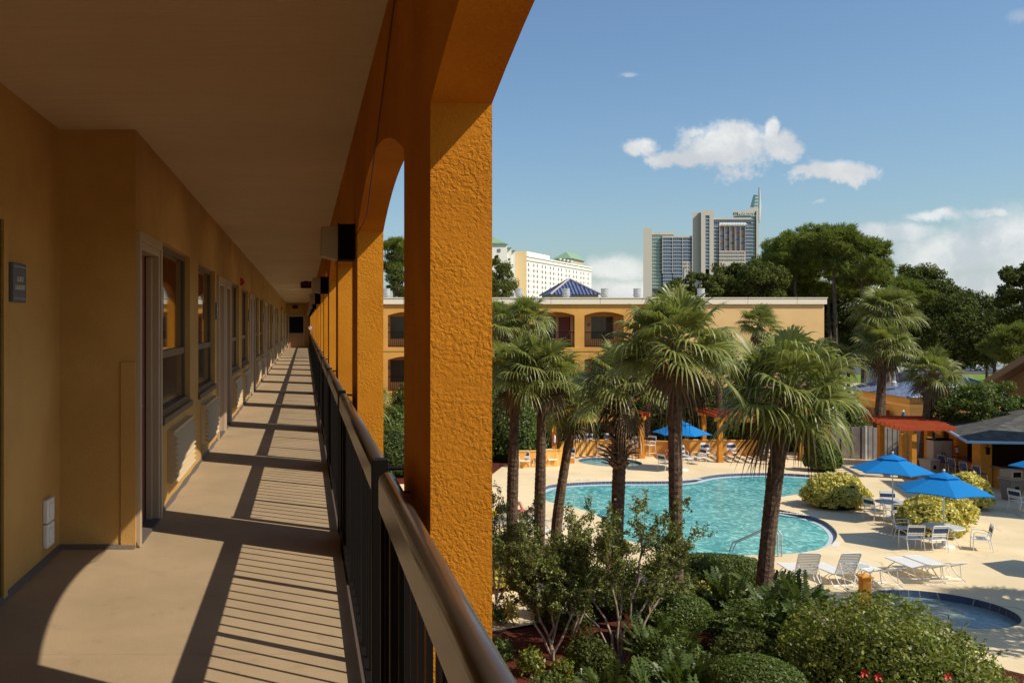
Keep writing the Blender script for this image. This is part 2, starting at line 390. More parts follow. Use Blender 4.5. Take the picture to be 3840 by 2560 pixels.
# ================================================================== motel wing we stand in
FL = EYE-1.6; CZ = EYE+1.385; WX = -1.208; SX = -1.75; PIN = .356; POUT = .531; PY0 = 2.60; BAY = 3.6; PW = .69; YEND = 61.0
SPR = EYE+.625; CRN = EYE+.875; ROOFZ = 9.95
ORD = ['first', 'second', 'third', 'fourth', 'fifth', 'sixth', 'seventh', 'eighth', 'ninth', 'tenth', 'eleventh', 'twelfth', 'thirteenth',
       'fourteenth', 'fifteenth', 'sixteenth', 'seventeenth', 'eighteenth', 'nineteenth', 'twentieth', 'twenty-first', 'twenty-second', 'twenty-third']
wing = thing('motel_building', 'long ochre motel wing with the shaded third floor walkway and orange arches', 'motel', (-1.2, 25, 0))
def W(mb, name, m, **k): return mb.build(name, m, wing, world=True, **k)
W(MB().box(-1.76, .256, -14, YEND, FL-.17, FL), 'walkway_floor', floor_m)
W(MB().box(-1.76, PIN, -14, YEND, CZ, CZ+.14), 'ceiling', ceil_m)
W(MB().box(.256, POUT-.01, -14, YEND, FL-.42, FL-.175), 'edge_beam', mat('dark_edge', (.07, .05, .04), .8, .2))
W(MB().box(-8, POUT+.12, -14, YEND+9, ROOFZ-.30, ROOFZ), 'roof', cream_f)
W(MB().box(-8, -1.9, -14, YEND+9, 0, ROOFZ-.31), 'rooms_block', stucco_y)
def wall_open(mb, P, s0, s1, z0, z1, ops, dep):
    """wall face on P(s, z, d) (d = depth into the wall) with rectangular openings (s0, s1, z0, z1)"""
    s = s0
    for a, b, c, e in sorted(ops):
        if a > s: mb.quad(P(s, z0, 0), P(a, z0, 0), P(a, z1, 0), P(s, z1, 0))
        if c > z0: mb.quad(P(a, z0, 0), P(b, z0, 0), P(b, c, 0), P(a, c, 0))
        if e < z1: mb.quad(P(a, e, 0), P(b, e, 0), P(b, z1, 0), P(a, z1, 0))
        mb.quad(P(a, c, 0), P(a, c, dep), P(a, e, dep), P(a, e, 0)); mb.quad(P(b, c, 0), P(b, e, 0), P(b, e, dep), P(b, c, dep))
        mb.quad(P(a, e, 0), P(a, e, dep), P(b, e, dep), P(b, e, 0))
        mb.quad(P(a, c, 0), P(b, c, 0), P(b, c, dep), P(a, c, dep))
        s = b
    if s < s1: mb.quad(P(s, z0, 0), P(s1, z0, 0), P(s1, z1, 0), P(s, z1, 0))
centres = [6.5+7.2*n for n in range(8)]
wins = []; doors = []
for n, c in enumerate(centres):
    if n: doors.append((c-1.05, c-.07))
    doors.append((c+.12, c+1.02))
    for a, b in ((1.26, 3.16), (3.9, 5.82)):
        if c+b < YEND-.3: wins.append((c+a, c+b))
doors = [dd for dd in doors if dd[1] < YEND-.2]
DZ = FL+2.20; WZ0 = FL+.80; WZ1 = FL+2.30
ops = [(a, b, FL-.0, DZ) for a, b in doors]+[(a, b, WZ0, WZ1) for a, b in wins]
PL = lambda s, z, d: (WX-d, s, z)
mb = MB(); wall_open(mb, PL, 6.55, YEND, FL, CZ, ops, .13)
mb.quad((SX, 6.55, FL), (WX, 6.55, FL), (WX, 6.55, CZ), (SX, 6.55, CZ))
PL2 = lambda s, z, d: (SX-d, s, z)
wall_open(mb, PL2, -14, 6.55, FL, CZ, [(4.35, 5.28, FL, DZ), (-3.0, -1.0, WZ0, WZ1)], .2)
mb.quad((WX, YEND, FL), (PIN, YEND, FL), (PIN, YEND, CZ), (WX, YEND, CZ))
W(mb, 'wall', stucco_y)
W(MB().box(-1.315, WX+.003, 6.538, 6.556, FL+.02, FL+1.33), 'conduit_cover', stucco_y, bevel=.004)
mb = MB()
for a, b in [(6.55, 6.63)]+[(doors[i][1]+.02, doors[i+1][0]-.02) for i in range(len(doors)-1)]:
    pts = np.linspace(a, b, max(2, int((b-a)/.25)))
    for p, q in zip(pts[:-1], pts[1:]):
        h1, h2 = .020+.008*math.sin(p*7), .020+.008*math.sin(q*7)
        mb.quad((WX+.003, p, FL+h1+.02), (WX+h1, p, FL+.003), (WX+h2, q, FL+.003), (WX+.003, q, FL+h2+.02))
mb.quad((SX, 6.547, FL+.03), (SX, 6.515, FL+.003), (WX, 6.515, FL+.003), (WX, 6.547, FL+.03))
mb.quad((SX+.003, -3, FL+.035), (SX+.03, -3, FL+.003), (SX+.03, 6.51, FL+.003), (SX+.003, 6.51, FL+.035))
W(mb, 'floor_sealant', caulk)['kind'] = 'stuff'
W(MB().box(SX-.19, SX-.15, 4.36, 5.27, FL, DZ), 'door', darkdoor_m)
fr = MB()
for a, b in ((4.27, 4.35), (5.28, 5.35)): fr.box(SX-.02, SX+.018, a, b, FL, DZ+.07)
fr.box(SX-.02, SX+.018, 4.35, 5.28, DZ, DZ+.07); W(fr, 'door_frame', stucco_y)
W(MB().box(SX-.16, SX-.12, -3, -1, WZ0, WZ1), 'window', glass_m)
# door protos
def part_copy(o, loc):
    c = o.copy(); col.objects.link(c); c.location = Vector(loc)-Vector(wing.location)
    for ch in o.children:
        k = ch.copy(); col.objects.link(k); k.parent = c
    return c
dr0 = None; dwid = .9
for a, b in doors:
    if dr0 is None or abs((b-a)-dwid) > .01:
        dwid = b-a
        dl = MB().box(-.125, -.085, .05, dwid-.05, .02, 2.15).build('door', door_m, wing)
        f = MB().box(-.12, .022, 0, .055, 0, 2.2).box(-.12, .022, dwid-.055, dwid, 0, 2.2).box(-.12, .022, .055, dwid-.055, 2.145, 2.2)
        f.box(-.012, .035, -.06, 0, 0, 2.265).box(-.012, .035, dwid, dwid+.06, 0, 2.265).box(-.012, .035, 0, dwid, 2.2, 2.265)
        f.box(-.08, -.03, .055, .10, 0, 2.14).box(-.08, -.03, dwid-.10, dwid-.055, 0, 2.14)
        f.build('door_frame', trim_m, dl, bevel=.006)
        h = MB().box(-.083, -.070, .085, .145, .84, 1.10).tube([(-.07, .115, .99), (-.015, .115, .99), (-.012, .135, .99), (-.012, .23, .99)], .011)
        h.cyl(-.06, .115, 1.04, 1.06, .012); h.build('door_handle', grey_l, dl)
        MB().box(-.11, .03, .055, dwid-.055, 0, .022).build('threshold', caulk, dl)
        dr0 = dl; dl.location = Vector((WX, a, FL))-wing.location
    else: part_copy(dr0, (WX, a, FL))
w0 = None
for a, b in wins:
    if w0 is None:
        L = 1.91; H = WZ1-WZ0
        w0 = MB().box(-.085, -.075, .02, L-.02, .02, H-.02).build('window', glass_m, wing)
        f = MB().box(-.125, -.055, 0, .045, 0, H).box(-.125, -.055, L-.045, L, 0, H).box(-.125, -.055, .045, L-.045, H-.05, H).box(-.125, -.02, .045, L-.045, 0, .05)
        f.box(-.074, -.05, .045, L-.045, H*.33, H*.33+.065)
        f.build('window_frame', frame_m, w0)
        MB().box(-.074, -.070, .046, L-.046, .051, H*.33).build('lower_pane', curt_m, w0)
        MB().box(-.01, .028, -.03, L+.03, -.055, 0).build('window_sill', frame_m, w0)
        w0.location = Vector((WX, a, WZ0))-wing.location
    else: part_copy(w0, (WX, a, WZ0))
# end wall door
ed = MB().box(-1.04, -.09, YEND-.05, YEND-.02, FL+1.0, FL+2.08).build('end_door', black_m, wing, world=True)
MB().box(-1.04, -.09, YEND-.055, YEND-.022, FL+.02, FL+.97).build('door_panel', brown_w, ed)
f = MB().box(-1.12, -1.04, YEND-.08, YEND-.001, FL, FL+2.16).box(-.09, -.01, YEND-.08, YEND-.001, FL, FL+2.16).box(-1.04, -.09, YEND-.08, YEND-.001, FL+2.08, FL+2.16)
f.build('door_frame', trim_m, ed)
# arcade
def archprof(n=18): return [(k/n, 1-(2*k/n-1)**2) for k in range(n+1)]
def spandrel(mb, P, s0, s1, spr, crn, top, th):
    """arched panel between two piers; P(s, z, d)"""
    pr = [(s0+(s1-s0)*q, spr+(crn-spr)*h) for q, h in archprof()]
    for (a, za), (b, zb) in zip(pr[:-1], pr[1:]):
        mb.quad(P(a, za, 0), P(b, zb, 0), P(b, top, 0), P(a, top, 0)); mb.quad(P(a, za, th), P(a, top, th), P(b, top, th), P(b, zb, th))
        mb.quad(P(a, za, 0), P(a, za, th), P(b, zb, th), P(b, zb, 0))
PA = lambda s, z, d: (PIN+d, s, z)
arc = MB(); TH = POUT-PIN
piers = [PY0+BAY*k-(.5 if k < 0 else 0) for k in range(-4, 17)]
for lev, (spr, crn, top) in enumerate(((SPR, CRN, ROOFZ-.31), (5.46, 5.71, FL-.425), (2.46, 2.71, 3.25-.425))):
    for i, s in enumerate(piers):
        e = s+PW
        arc.quad(PA(s, spr, 0), PA(e, spr, 0), PA(e, top, 0), PA(s, top, 0)); arc.quad(PA(s, spr, TH), PA(s, top, TH), PA(e, top, TH), PA(e, spr, TH))
        if i+1 < len(piers): spandrel(arc, PA, e, piers[i+1], spr, crn, top, TH)
W(arc, 'arcade_wall', stucco_o)
W(MB().box(PIN, POUT, piers[-1]+PW, YEND+1.2, 0, ROOFZ-.31), 'corner_wall', stucco_o)
for k, s in enumerate(piers):
    for z0, z1 in ((FL-.43, SPR), (3.25-.43, 5.46), (0, 2.46)):
        W(MB().box(PIN, POUT, s, s+PW, z0, z1), 'pier', stucco_o)
# lower storeys (seen only from the courtyard)
for z in (3.25,):
    W(MB().box(-1.9, .30, -14, YEND, z-.17, z), 'lower_floor', conc_m); W(MB().box(.30, POUT-.01, -14, YEND, z-.42, z-.1), 'edge_beam', stucco_o)
# ---- railing panels
def rail_mesh(L): return MB().box(-.030, .030, 0, L, -.105, -.010)
def rail_top(L): return MB().tube([(.001, .004, -.008), (.001, L-.004, -.008)], .0315, 20)
RH = 1.062; RXC = .286
def railing(first):
    t = thing('railing_panel', 'x', 'railing', (RXC, 0, FL))
    hr_ = rail_mesh(3.26).build('handrail', rail_m, t, bevel=.003); hr_.location = (0, .31, RH)
    rail_top(3.26).build('rail_cap', rail_m, hr_, smooth=True)
    MB().box(-.031, .031, .255, .315, -.16, RH+.024).build('post', metal_b, t, bevel=.003)
    MB().box(-.019, .019, 0, .042, -.16, RH-.03).build('intermediate_post', metal_b, t)
    for y in (1.08, 2.16, 3.24): MB().box(-.019, .019, y, y+.042, .05, RH-.11).build('intermediate_post', metal_b, t)
    MB().box(-.022, .018, .06, BAY, .035, .09).build('bottom_rail', metal_b, t)
    b0 = None
    for seg, n in ((0, 6), (1.08, 6), (2.16, 6), (3.24, 2)):
        for j in range(1, n+1):
            y = seg+.154*j+.008
            if b0 is None: b0 = MB().box(-.0075, .0075, 0, .015, .085, RH-.10).build('baluster', metal_b, t); b0.location = (0, y, 0)
            else:
                c = b0.copy(); col.objects.link(c); c.location = (0, y, 0)
    MB().tube([(.0, .285, RH-.012), (.20, .285, RH-.012)], .008).build('wall_bracket', metal_b, t)
    MB().tube([(.0, -.12, RH-.03), (.076, -.12, RH-.03), (.076, -.12, RH-.12)], .006).build('wall_bracket', metal_b, t)
    return t
r0 = railing(True)
for k in range(-2, 16):
    o = r0 if k == -2 else copy_tree(r0)
    o.location = (RXC, 3.22+BAY*k, FL); o['group'] = 'railing panels along the walkway'
    if k < 0: o['label'] = ('dark metal railing panel directly beside the camera, nearest in the foreground' if k == -1 else 'dark metal railing panel behind the camera, hardly in view')
    else: o['label'] = 'dark railing panel with bronze handrail, %s along the walkway beyond the near black post' % ORD[k]
# ---- lamps on every second pier
def lamp():
    t = thing('wall_lamp', 'x', 'lamp')
    MB().box(-.118, 0, -.11, .11, -.125, .125).box(-.122, -.112, -.118, .118, .115, .131).build('housing', black_m, t, bevel=.003)
    mb = MB(); a = [(-.120, .12), (-.120, -.118), (-.135, -.122), (-.240, -.095), (-.240, .105)]
    n = len(a); mb.v = [(x, -.105, z) for x, z in a]+[(x, .105, z) for x, z in a]
    mb.f = [tuple(range(n))[::-1], tuple(range(n, 2*n))]+[(k, (k+1) % n, n+(k+1) % n, n+k) for k in range(n)]
    mb.build('diffuser', lens_m, t, bevel=.006); return t
l0 = lamp()
for i, k in enumerate((1, 3, 5, 7, 9, 11, 13, 15)):
    o = l0 if i == 0 else copy_tree(l0)
    o.location = (PIN-.002, PY0+BAY*k+PW/2, EYE+.575)
    o['group'] = 'box lamps on the orange piers'
    o['label'] = 'black and cream box lamp on a pier, %s of the row from the camera' % ORD[i] if i else 'black box wall lamp with cream diffuser, largest and nearest, beside the orange pier'
# ---- air conditioner grilles
a0 = None
for i, (a, b) in enumerate(wins):
    y = a+.30 if i % 2 == 0 else a+.26
    if a0 is None:
        a0 = thing('air_conditioner', 'x', 'air conditioner')
        MB().box(0, .05, 0, 1.34, 0, .44).box(-.005, .068, -.02, 1.36, .44, .462).build('casing', acg, a0)
        mb = MB()
        for j in range(9):
            z = .012+j*.047
            mb.quad((.05, .015, z), (.098, .015, z), (.098, 1.325, z), (.05, 1.325, z)); mb.quad((.098, .015, z), (.052, .015, z+.036), (.052, 1.325, z+.036), (.098, 1.325, z))
            mb.quad((.05, .015, z), (.052, .015, z+.036), (.098, .015, z)); mb.quad((.05, 1.325, z), (.098, 1.325, z), (.052, 1.325, z+.036))
        mb.build('louvre', acg, a0); o = a0
    else: o = copy_tree(a0)
    o.location = (WX+.001, y, FL+.20); o['group'] = 'louvred air conditioner grilles under the windows'
    o['label'] = 'ochre louvred air conditioner grille under the %s window from the near end' % ORD[i]
# ---- room number plaques
p0 = None; np_ = 0
for n, c in enumerate(centres):
    for y in ((c+1.08,) if n == 0 else (c-1.32, c+1.09)):
        if y > YEND-1: continue
        if p0 is None:
            p0 = thing('room_plaque', 'x', 'sign')
            MB().box(0, .022, 0, .135, 0, .235).build('plate', plaque_m, p0, bevel=.004)
            MB().box(.0225, .0235, .03, .105, .12, .165).build('number_panel', grey_l, p0)
            o = p0
        else: o = copy_tree(p0)
        o.location = (WX, y, EYE+.055); o['group'] = 'slate blue room plaques'
        o['label'] = 'small slate blue room plaque, %s along the left wall from the near end' % ORD[np_]; np_ += 1
# guest laundry sign
t = thing('laundry_sign', 'slate blue plaque lettered GUEST LAUNDRY on the near left wall', 'sign', (SX, 5.42, EYE+.13))
MB().box(0, .03, 0, .25, 0, .235).build('plate', plaque_m, t, bevel=.006)
MB().box(.0302, .0312, .01, .24, .022, .0245).box(.0302, .0312, .01, .24, .212, .2145).build('edge_line', letter_m, t)
text('lettering', 'GUEST', .043, letter_m, (.0305, .125, .137), (R(90), 0, R(90)), t, .0012, 1.0, local=True)
text('lettering', 'LAUNDRY', .043, letter_m, (.0305, .125, .088), (R(90), 0, R(90)), t, .0012, 1.0, local=True)
# outlet covers
t = thing('outlet_cover', 'pair of white weatherproof outlet covers stacked low on the near left wall', 'outlet cover', (SX, 6.12, FL+.10))
for z in (0, .165):
    o = MB().box(0, .035, 0, .17, z, z+.155).build('cover', white_p, t, bevel=.008)
    MB().box(.035, .042, .035, .135, z+.03, z+.125).build('lid', white_p, o, bevel=.004)
# alarms
for i, (y, l) in enumerate(((17.2, 'small red fire alarm box high on the left wall, nearer one'), (46., 'tiny red fire alarm box high on the left wall near the far end'))):
    t = thing('fire_alarm', l, 'fire alarm', (WX, y, EYE+.72))
    MB().box(0, .05, 0, .14, 0, .14).build('housing', red_m, t, bevel=.006); MB().box(.05, .075, .03, .11, .03, .09).build('strobe', red_m, t)
# exit signs
for i, (y, x, z, l) in enumerate(((29.6, -.13, CZ, 'dark EXIT sign hanging from the ceiling halfway along the walkway'), (YEND-.1, -.80, EYE+1.25, 'small dark EXIT sign above the door at the far end'))):
    t = thing('exit_sign', l, 'sign', (x, y, z))
    MB().box(0, .345, 0, .06, -.235, -.02).build('housing', black_m, t, bevel=.004); MB().box(.12, .22, .015, .045, -.02, 0).build('mount', black_m, t)
    text('lettering', 'EXIT', .19, mat('dark_red_letters', (.32, .01, .05), .5, .3), (.1725, -.003, -.128), (R(90), 0, 0), t, .002, 1.15, local=True)
# far end: no smoking disc, cabinet, standpipe
t = thing('no_smoking_sign', 'round white and red no smoking sign on a far pier', 'sign', (.27, 43.6, EYE-.2))
MB().tube([(0, 0, 0), (0, .01, 0)], .105, 24).build('disc', white_p, t)
mb = MB()
for k in range(24):
    a, b = 2*math.pi*k/24, 2*math.pi*(k+1)/24
    mb.quad((.1*math.cos(a), -.004, .1*math.sin(a)), (.1*math.cos(b), -.004, .1*math.sin(b)), (.08*math.cos(b), -.004, .08*math.sin(b)), (.08*math.cos(a), -.004, .08*math.sin(a)))
mb.quad((-.065, -.004, .05), (-.05, -.004, .065), (.065, -.004, -.05), (.05, -.004, -.065)); mb.build('red_ring', red_m, t)
MB().box(-.05, .03, -.003, 0, -.012, .006).build('cigarette', black_m, t)
MB().box(.04, .09, .011, .03, -.02, .02).build('bracket', metal_b, t)
t = thing('extinguisher_cabinet', 'pale grey extinguisher cabinet standing at a far pier beside the no smoking sign', 'cabinet', (.34, 44.2, FL+.55))
MB().box(0, .22, -.3, -.02, 0, .8).build('case', grey_l, t, bevel=.008); MB().box(.03, .19, -.312, -.302, .1, .7).build('door', glass_m, t)
# cable on the beam
cb = MB(); pts = []
for k in range(26):
    y = 1.0+k*.22
    pts.append((PIN-.006, y, CZ-.03-.004*math.sin(k) if y < 3.4 else max(EYE+.60, CZ-.03-(y-3.4)*.42)))
cb.tube(pts, .004, 5); tag(cb.build('cable', mat('red_cable', (.16, .03, .015), .5, .3)), 'thin reddish cable clipped to the orange beam above the near arch', 'cable')

# ================================================================== far wing across the courtyard
FY = 62.0; X0 = .54; X1 = 35.1
far = thing('motel_building', 'orange three storey motel wing across the courtyard with cream parapet', 'motel', (18, 62, 0))
def Q(mb, name, m, **k): return mb.build(name, m, far, world=True, **k)
PF = lambda s, z, d: (s, FY+d, z)
b0_ = 1.97; NB = 8; FB = 3.32; FPW = .66
fp = [b0_+FB*k-FPW/2 for k in range(NB)]
arc = MB(); slab = MB()
LV = ((6.25, 8.42, 8.66, 9.17), (3.25, 5.42, 5.66, 6.0), (.12, 2.42, 2.66, 3.0))
for fz, spr, crn, top in LV:
    arc.quad(PF(X0, fz-.25, 0), PF(fp[0], fz-.25, 0), PF(fp[0], top, 0), PF(X0, top, 0))
    for i, s in enumerate(fp):
        e = s+FPW
        arc.quad(PF(s, spr, 0), PF(e, spr, 0), PF(e, top, 0), PF(s, top, 0))
        if i+1 < len(fp): spandrel(arc, PF, e, fp[i+1], spr, crn, top, .2)
    slab.box(X0, fp[-1]+.1, FY-.03, FY+1.75, fz-.25, fz)
Q(arc, 'arcade_wall', stucco_f); Q(slab, 'walkway_slab', stucco_f)
for s in fp:
    for fz, spr, crn, top in LV: Q(MB().box(s, s+FPW, FY, FY+.2, fz, spr), 'pier', stucco_f)
Q(MB().box(fp[-1]+FPW, X1, FY, FY+9, 0, 9.17), 'end_block', stucco_p)
bw = MB(); ops = []
for fz, spr, crn, top in LV:
    ops = []
    for k in range(NB-1):
        s = fp[k]+FPW; mr_ = k % 2 == 0 or k == 1
        ops += [(s+2.0, s+2.92, fz, fz+2.12), (s+.32, s+1.87, fz+.55, fz+2.1)] if mr_ else [(s-.30, s+.62, fz, fz+2.12), (s+1.0, s+2.55, fz+.55, fz+2.1)]
    wall_open(bw, lambda s, z, d: (s, FY+1.75+d, z), X0, fp[-1], fz, top, ops, .1)
Q(bw, 'back_wall', mat('stucco_back', (.62, .36, .14), .8, .2))
Q(MB().box(X0, fp[-1], FY+.2, FY+1.75, 9.0, 9.16), 'ceiling', ceil_m)
Q(MB().box(X0-.1, X1+.12, FY-.14, FY+9.2, 9.175, 9.57), 'parapet', cream_f)
Q(MB().box(X0-.1, X1+.16, FY-.18, FY+9.3, 9.575, 9.63), 'coping', cream_f)
dp = wp = None
for fz, spr, crn, top in LV:
    for k in range(NB-1):
        s = fp[k]+FPW
        if dp is None:
            dp = MB().box(.05, .87, .08, .1, 0, 2.07).build('door', door_m, far)
            MB().box(0, .05, -.02, .1, 0, 2.12).box(.87, .92, -.02, .1, 0, 2.12).box(.05, .87, -.02, .1, 2.07, 2.12).build('door_frame', trim_m, dp)
            MB().box(.78, .83, .04, .08, .9, 1.1).build('door_handle', grey_l, dp)
            wp = MB().box(.04, 1.51, .08, .1, .04, 1.51).build('window', curt_m, far)
            MB().box(0, .05, .02, .1, 0, 1.55).box(1.5, 1.55, .02, .1, 0, 1.55).box(.05, 1.5, .02, .1, 1.5, 1.55).box(.05, 1.5, .02, .1, 0, .05).box(.76, .79, .05, .08, .05, 1.5).build('window_frame', frame_m, wp)
            q = MB().box(0, .18, 0, .02, 0, .2).build('room_plaque', plaque_m, far)
            rl = MB().box(0, FB-FPW, 0, .05, 1.0, 1.06).box(0, FB-FPW, .01, .04, .06, .10)
            for j in range(int((FB-FPW)/.13)): rl.box(.05+j*.13, .07+j*.13, .015, .035, .1, 1.0)
            rl.box(1.3, 1.36, 0, .05, 0, 1.0); rl = rl.build('railing', metal_b, far)
            ds, ws, qs, rs = dp, wp, q, rl
        else:
            ds = copy_tree(dp); ws = copy_tree(wp); qs = copy_tree(q); rs = copy_tree(rl)
        o = Vector(far.location)
        mr_ = k % 2 == 0 or k == 1
        ds.location = Vector((s+2.0 if mr_ else s-.30, FY+1.76, fz))-o; ws.location = Vector((s+.32 if mr_ else s+1.0, FY+1.76, fz+.55))-o
        qs.location = Vector((s+.10 if mr_ else s+.74, FY+1.73, fz+1.45))-o; rs.location = Vector((s, FY+.05, fz))-o
for px in (1450, 1946, 2123, 2267, 2389, 2629):
    t = thing('roof_vent', {1450: 'grey round roof vent seen between the two nearest orange piers', 1946: 'galvanised round roof vent in front of the green roofed hotel', 2123: 'galvanised round roof vent in front of the blue tiled cupola',
              2267: 'galvanised round roof vent right of the blue tiled cupola', 2389: 'squat grey roof vent left of the tall palm crown', 2629: 'galvanised roof vent right of the tall palm crown, before dark trees'}[px], 'roof vent', (X_(px, 65), 65, 9.6), group='roof vents on the far wing')
    MB().cyl(0, 0, -.05, .12, .30).build('base', grey_l, t, smooth=False)
    MB().lathe(0, 0, [(.22, .1), (.22, .22), (.28, .24), (.28, .32), (.22, .36), (.22, .40)], 20).build('collar', grey_l, t)
    MB().cyl(0, 0, .38, .72, .245).cyl(0, 0, .72, .75, .26).build('cap', grey_l, t)
# ================================================================== cupola with blue tiles
cu = thing('cupola_building', 'small tan block with a blue tiled pyramid roof behind the far wing', 'cupola', (X_(2135, 80), 80, 0), R(-2))
MB().box(-1.95, 1.95, -1.95, 1.95, 0, 10.35).build('wall', mat('tan_render', (.55, .43, .28), .8, .2), cu)
rf = MB(); e = 2.12; 
for a, b in (((-e, -e), (e, -e)), ((e, -e), (e, e)), ((e, e), (-e, e)), ((-e, e), (-e, -e))): rf.quad((a[0], a[1], 10.35), (b[0], b[1], 10.35), (0, 0, 11.75))
rf.quad((-e, -e, 10.349), (-e, e, 10.349), (e, e, 10.349), (e, -e, 10.349))
wavebump(rooft_b, 'x', .30, .10, 'z', .16, .10)
rfo = rf.build('roof', rooft_b, cu)
MB().tube([(-e, -e, 10.37), (0, 0, 11.78)], .09, 6).tube([(e, -e, 10.37), (0, 0, 11.78)], .09, 6).tube([(-e, e, 10.37), (0, 0, 11.78)], .09, 6).build('ridge', mat('pale_ridge', (.45, .38, .38), .6, .3), rfo)
# ================================================================== distant hotels
# cream hotel with green roofs
hA = Vector((113.7, 470)); hB = Vector((178, 570)); du = (hB-hA).normalized(); L = (hB-hA).length
ht = thing('hotel_building', 'cream hotel with rows of small windows and green copper roofs', 'hotel', (hA.x, hA.y, 0), math.atan2(du.y, du.x))
MB().box(0, L*.31, 0, 16, 0, 45.0).box(L*.31, L, 0, 16, 0, 42.3).box(-.5, L+.5, -.5, 16.5, 42.3, 42.9).build('wall', tan_ps, ht)
MB().box(-.3, L+1, -.35, 0, 40.2, 40.7).build('cornice', tan_pf, ht)
sb = MB()
for k in range(13): sb.box(-.1, L+.1, -.14, 0, 2.2+k*2.78, 2.45+k*2.78)
sb.build('string_course', mat('cream_band', (.80, .70, .50), .8, .2), ht)
cx = []
for px in (1982, 2001.5, 2014.5, 2033, 2045.5, 2063.5, 2076, 2093.5, 2105.5, 2122.5, 2134, 2151, 2162, 2178, 2189, 2205):
    k = (px-VX)/F   # ray x = k*y hits facade: hA.x + s*du.x = k*(hA.y + s*du.y)
    s = (k*hA.y-hA.x)/(du.x-k*du.y); cx.append(s)
wn = MB().box(-.75, .75, -.16, -.02, 0, 1.6).build('window', steel_w, ht); first = True; cnt = 0; rest = MB()
for r in range(13):
    for s in cx:
        z = 37.6-r*2.78
        if z < 1: continue
        if cnt < 100:
            o = wn if cnt == 0 else wn.copy()
            if cnt: col.objects.link(o)
            o.location = (s, 0, z)
        else: rest.box(s-.75, s+.75, -.16, -.02, z, z+1.6)
        cnt += 1
tag(rest.build('window', steel_w, ht), kind='stuff')
MB().box(L*.72, L*.95, 3, 12, 42.9, 46.5).build('penthouse', mat('taupe_render', (.42, .37, .30), .8, .2), ht)
r_ = MB(); x0, x1 = L*.70, L*.97
r_.quad((x0, 2, 46.5), (x1, 2, 46.5), (x1-5, 7, 51), (x0+7, 7, 51)).quad((x1, 2, 46.5), (x1, 13, 46.5), (x1-5, 7, 51)).quad((x1, 13, 46.5), (x0, 13, 46.5), (x0+7, 7, 51), (x1-5, 7, 51)).quad((x0, 13, 46.5), (x0, 2, 46.5), (x0+7, 7, 51))
r_.build('penthouse_roof', green_r, ht)
for k, f in enumerate((.50, .56, .62, .68)):
    MB().tube([(L*f, 1, 42.9), (L*f, 1, 44.2)], .15).lathe(L*f, 1, [(.1, 44), (.9, 44.3), (.6, 44.9), (.1, 45)], 10).build('satellite_dish', white_p, ht)
# end wall and the near tower in the same hotel
ew = thing('hotel_tower', 'cream hotel tower with stepped sides and a green pyramid roof', 'hotel', (100, 460, 0))
x0 = X_(1934, 468); MB().box(x0, hA.x-.5, 468, 484, 0, 44.8).build('side_wing', mat('ochre_render', (.80, .58, .30), .8, .2), ew, world=True)
def TB(pa, pb, y, py, d=14): return (X_(pa, y), X_(pb, y), y, y+d, 0, Z_(py, y))
MB().box(*TB(1800, 1902, 455, 917)).box(*TB(1902.3, 1918, 456, 931)).box(*TB(1918.3, 1933, 457, 941)).build('wall', tan_ps, ew, world=True)
MB().box(X_(1798, 455), X_(1903, 455), 454.4, 470, Z_(918, 455), Z_(914, 455)).box(X_(1902, 455), X_(1919, 455), 455, 470, Z_(931, 455), Z_(928, 455)).box(X_(1918, 456), X_(1933, 456), 456, 470, Z_(941, 456), Z_(938, 456)).build('cornice', green_r, ew, world=True)
a, b, z0, z1 = X_(1832, 455), X_(1898, 455), Z_(911, 455), Z_(884, 455); c = (a+b)/2; hw = (b-a)/2
MB().box(a+.6, b-.6, 457, 469, Z_(916, 455), z0).build('lantern', tan_ps, ew, world=True)
MB().quad((a, 456, z0), (b, 456, z0), (c, 463, z1)).quad((b, 456, z0), (b, 470, z0), (c, 463, z1)).quad((b, 470, z0), (a, 470, z0), (c, 463, z1)).quad((a, 470, z0), (a, 456, z0), (c, 463, z1)).build('roof', green_r, ew, world=True)
for px, py, w_, h_ in ((1871, 939, 12, 12), (1909, 973, 9, 9), (1909, 993, 9, 9), (1909, 1013, 9, 9)):
    MB().box(X_(px-w_/2, 455), X_(px+w_/2, 455), 454.8, 454.99, Z_(py+h_/2, 455), Z_(py-h_/2, 455)).build('window', steel_w, ew, world=True)
# glass tower hotel
TY = 850.
tw = thing('hotel_tower', 'tall beige and glass hotel slab with stepped roofline and lettered top', 'hotel', (350, TY, 0))
def tx(x, d=0.): return X_(2400+x/4.127, TY+d)-350     # the slab's end walls run back along a slanted plan
def tz(y, x=0): return Z_(720+y/4.127, TY)
def tbox(mb, x0, x1, yt, yb, d0, d1):
    z0 = 0 if yb is None else tz(yb); z1 = tz(yt)
    return mb.prism([(tx(x0, d0), d0), (tx(x1, d0), d0), (tx(x1, d1), d1), (tx(x0, d1), d1)], z0, z1)
def T(mb, name, m): return mb.build(name, m, tw)
T(tbox(MB(), 50, 186, 565, None, -6, 20), 'fin_wall', tan_pf)
b = MB(); tbox(b, 186, 520, 628, 662, -1, 20); tbox(b, 345, 950, 683, 712, -3.4, 20); T(b, 'roof_band', tan_pf)
T(tbox(MB(), 186.5, 949, 713, None, .6, 20), 'core', mat('dark_core', (.14, .16, .18), .5, .3))
T(tbox(MB(), 806, 944, 328, None, -4.5, 20), 'lift_tower', tan_pf)
b = MB(); tbox(b, 945, 1012, 297, None, -8, 20); tbox(b, 1075, 1140, 297, None, -8, 20); tbox(b, 1012, 1075, 297, 378, -8, 20); T(b, 'stair_tower', tan_pf)
T(tbox(MB(), 1012.5, 1074.5, 379, None, 0, 20), 'core', MATS['dark_core'])
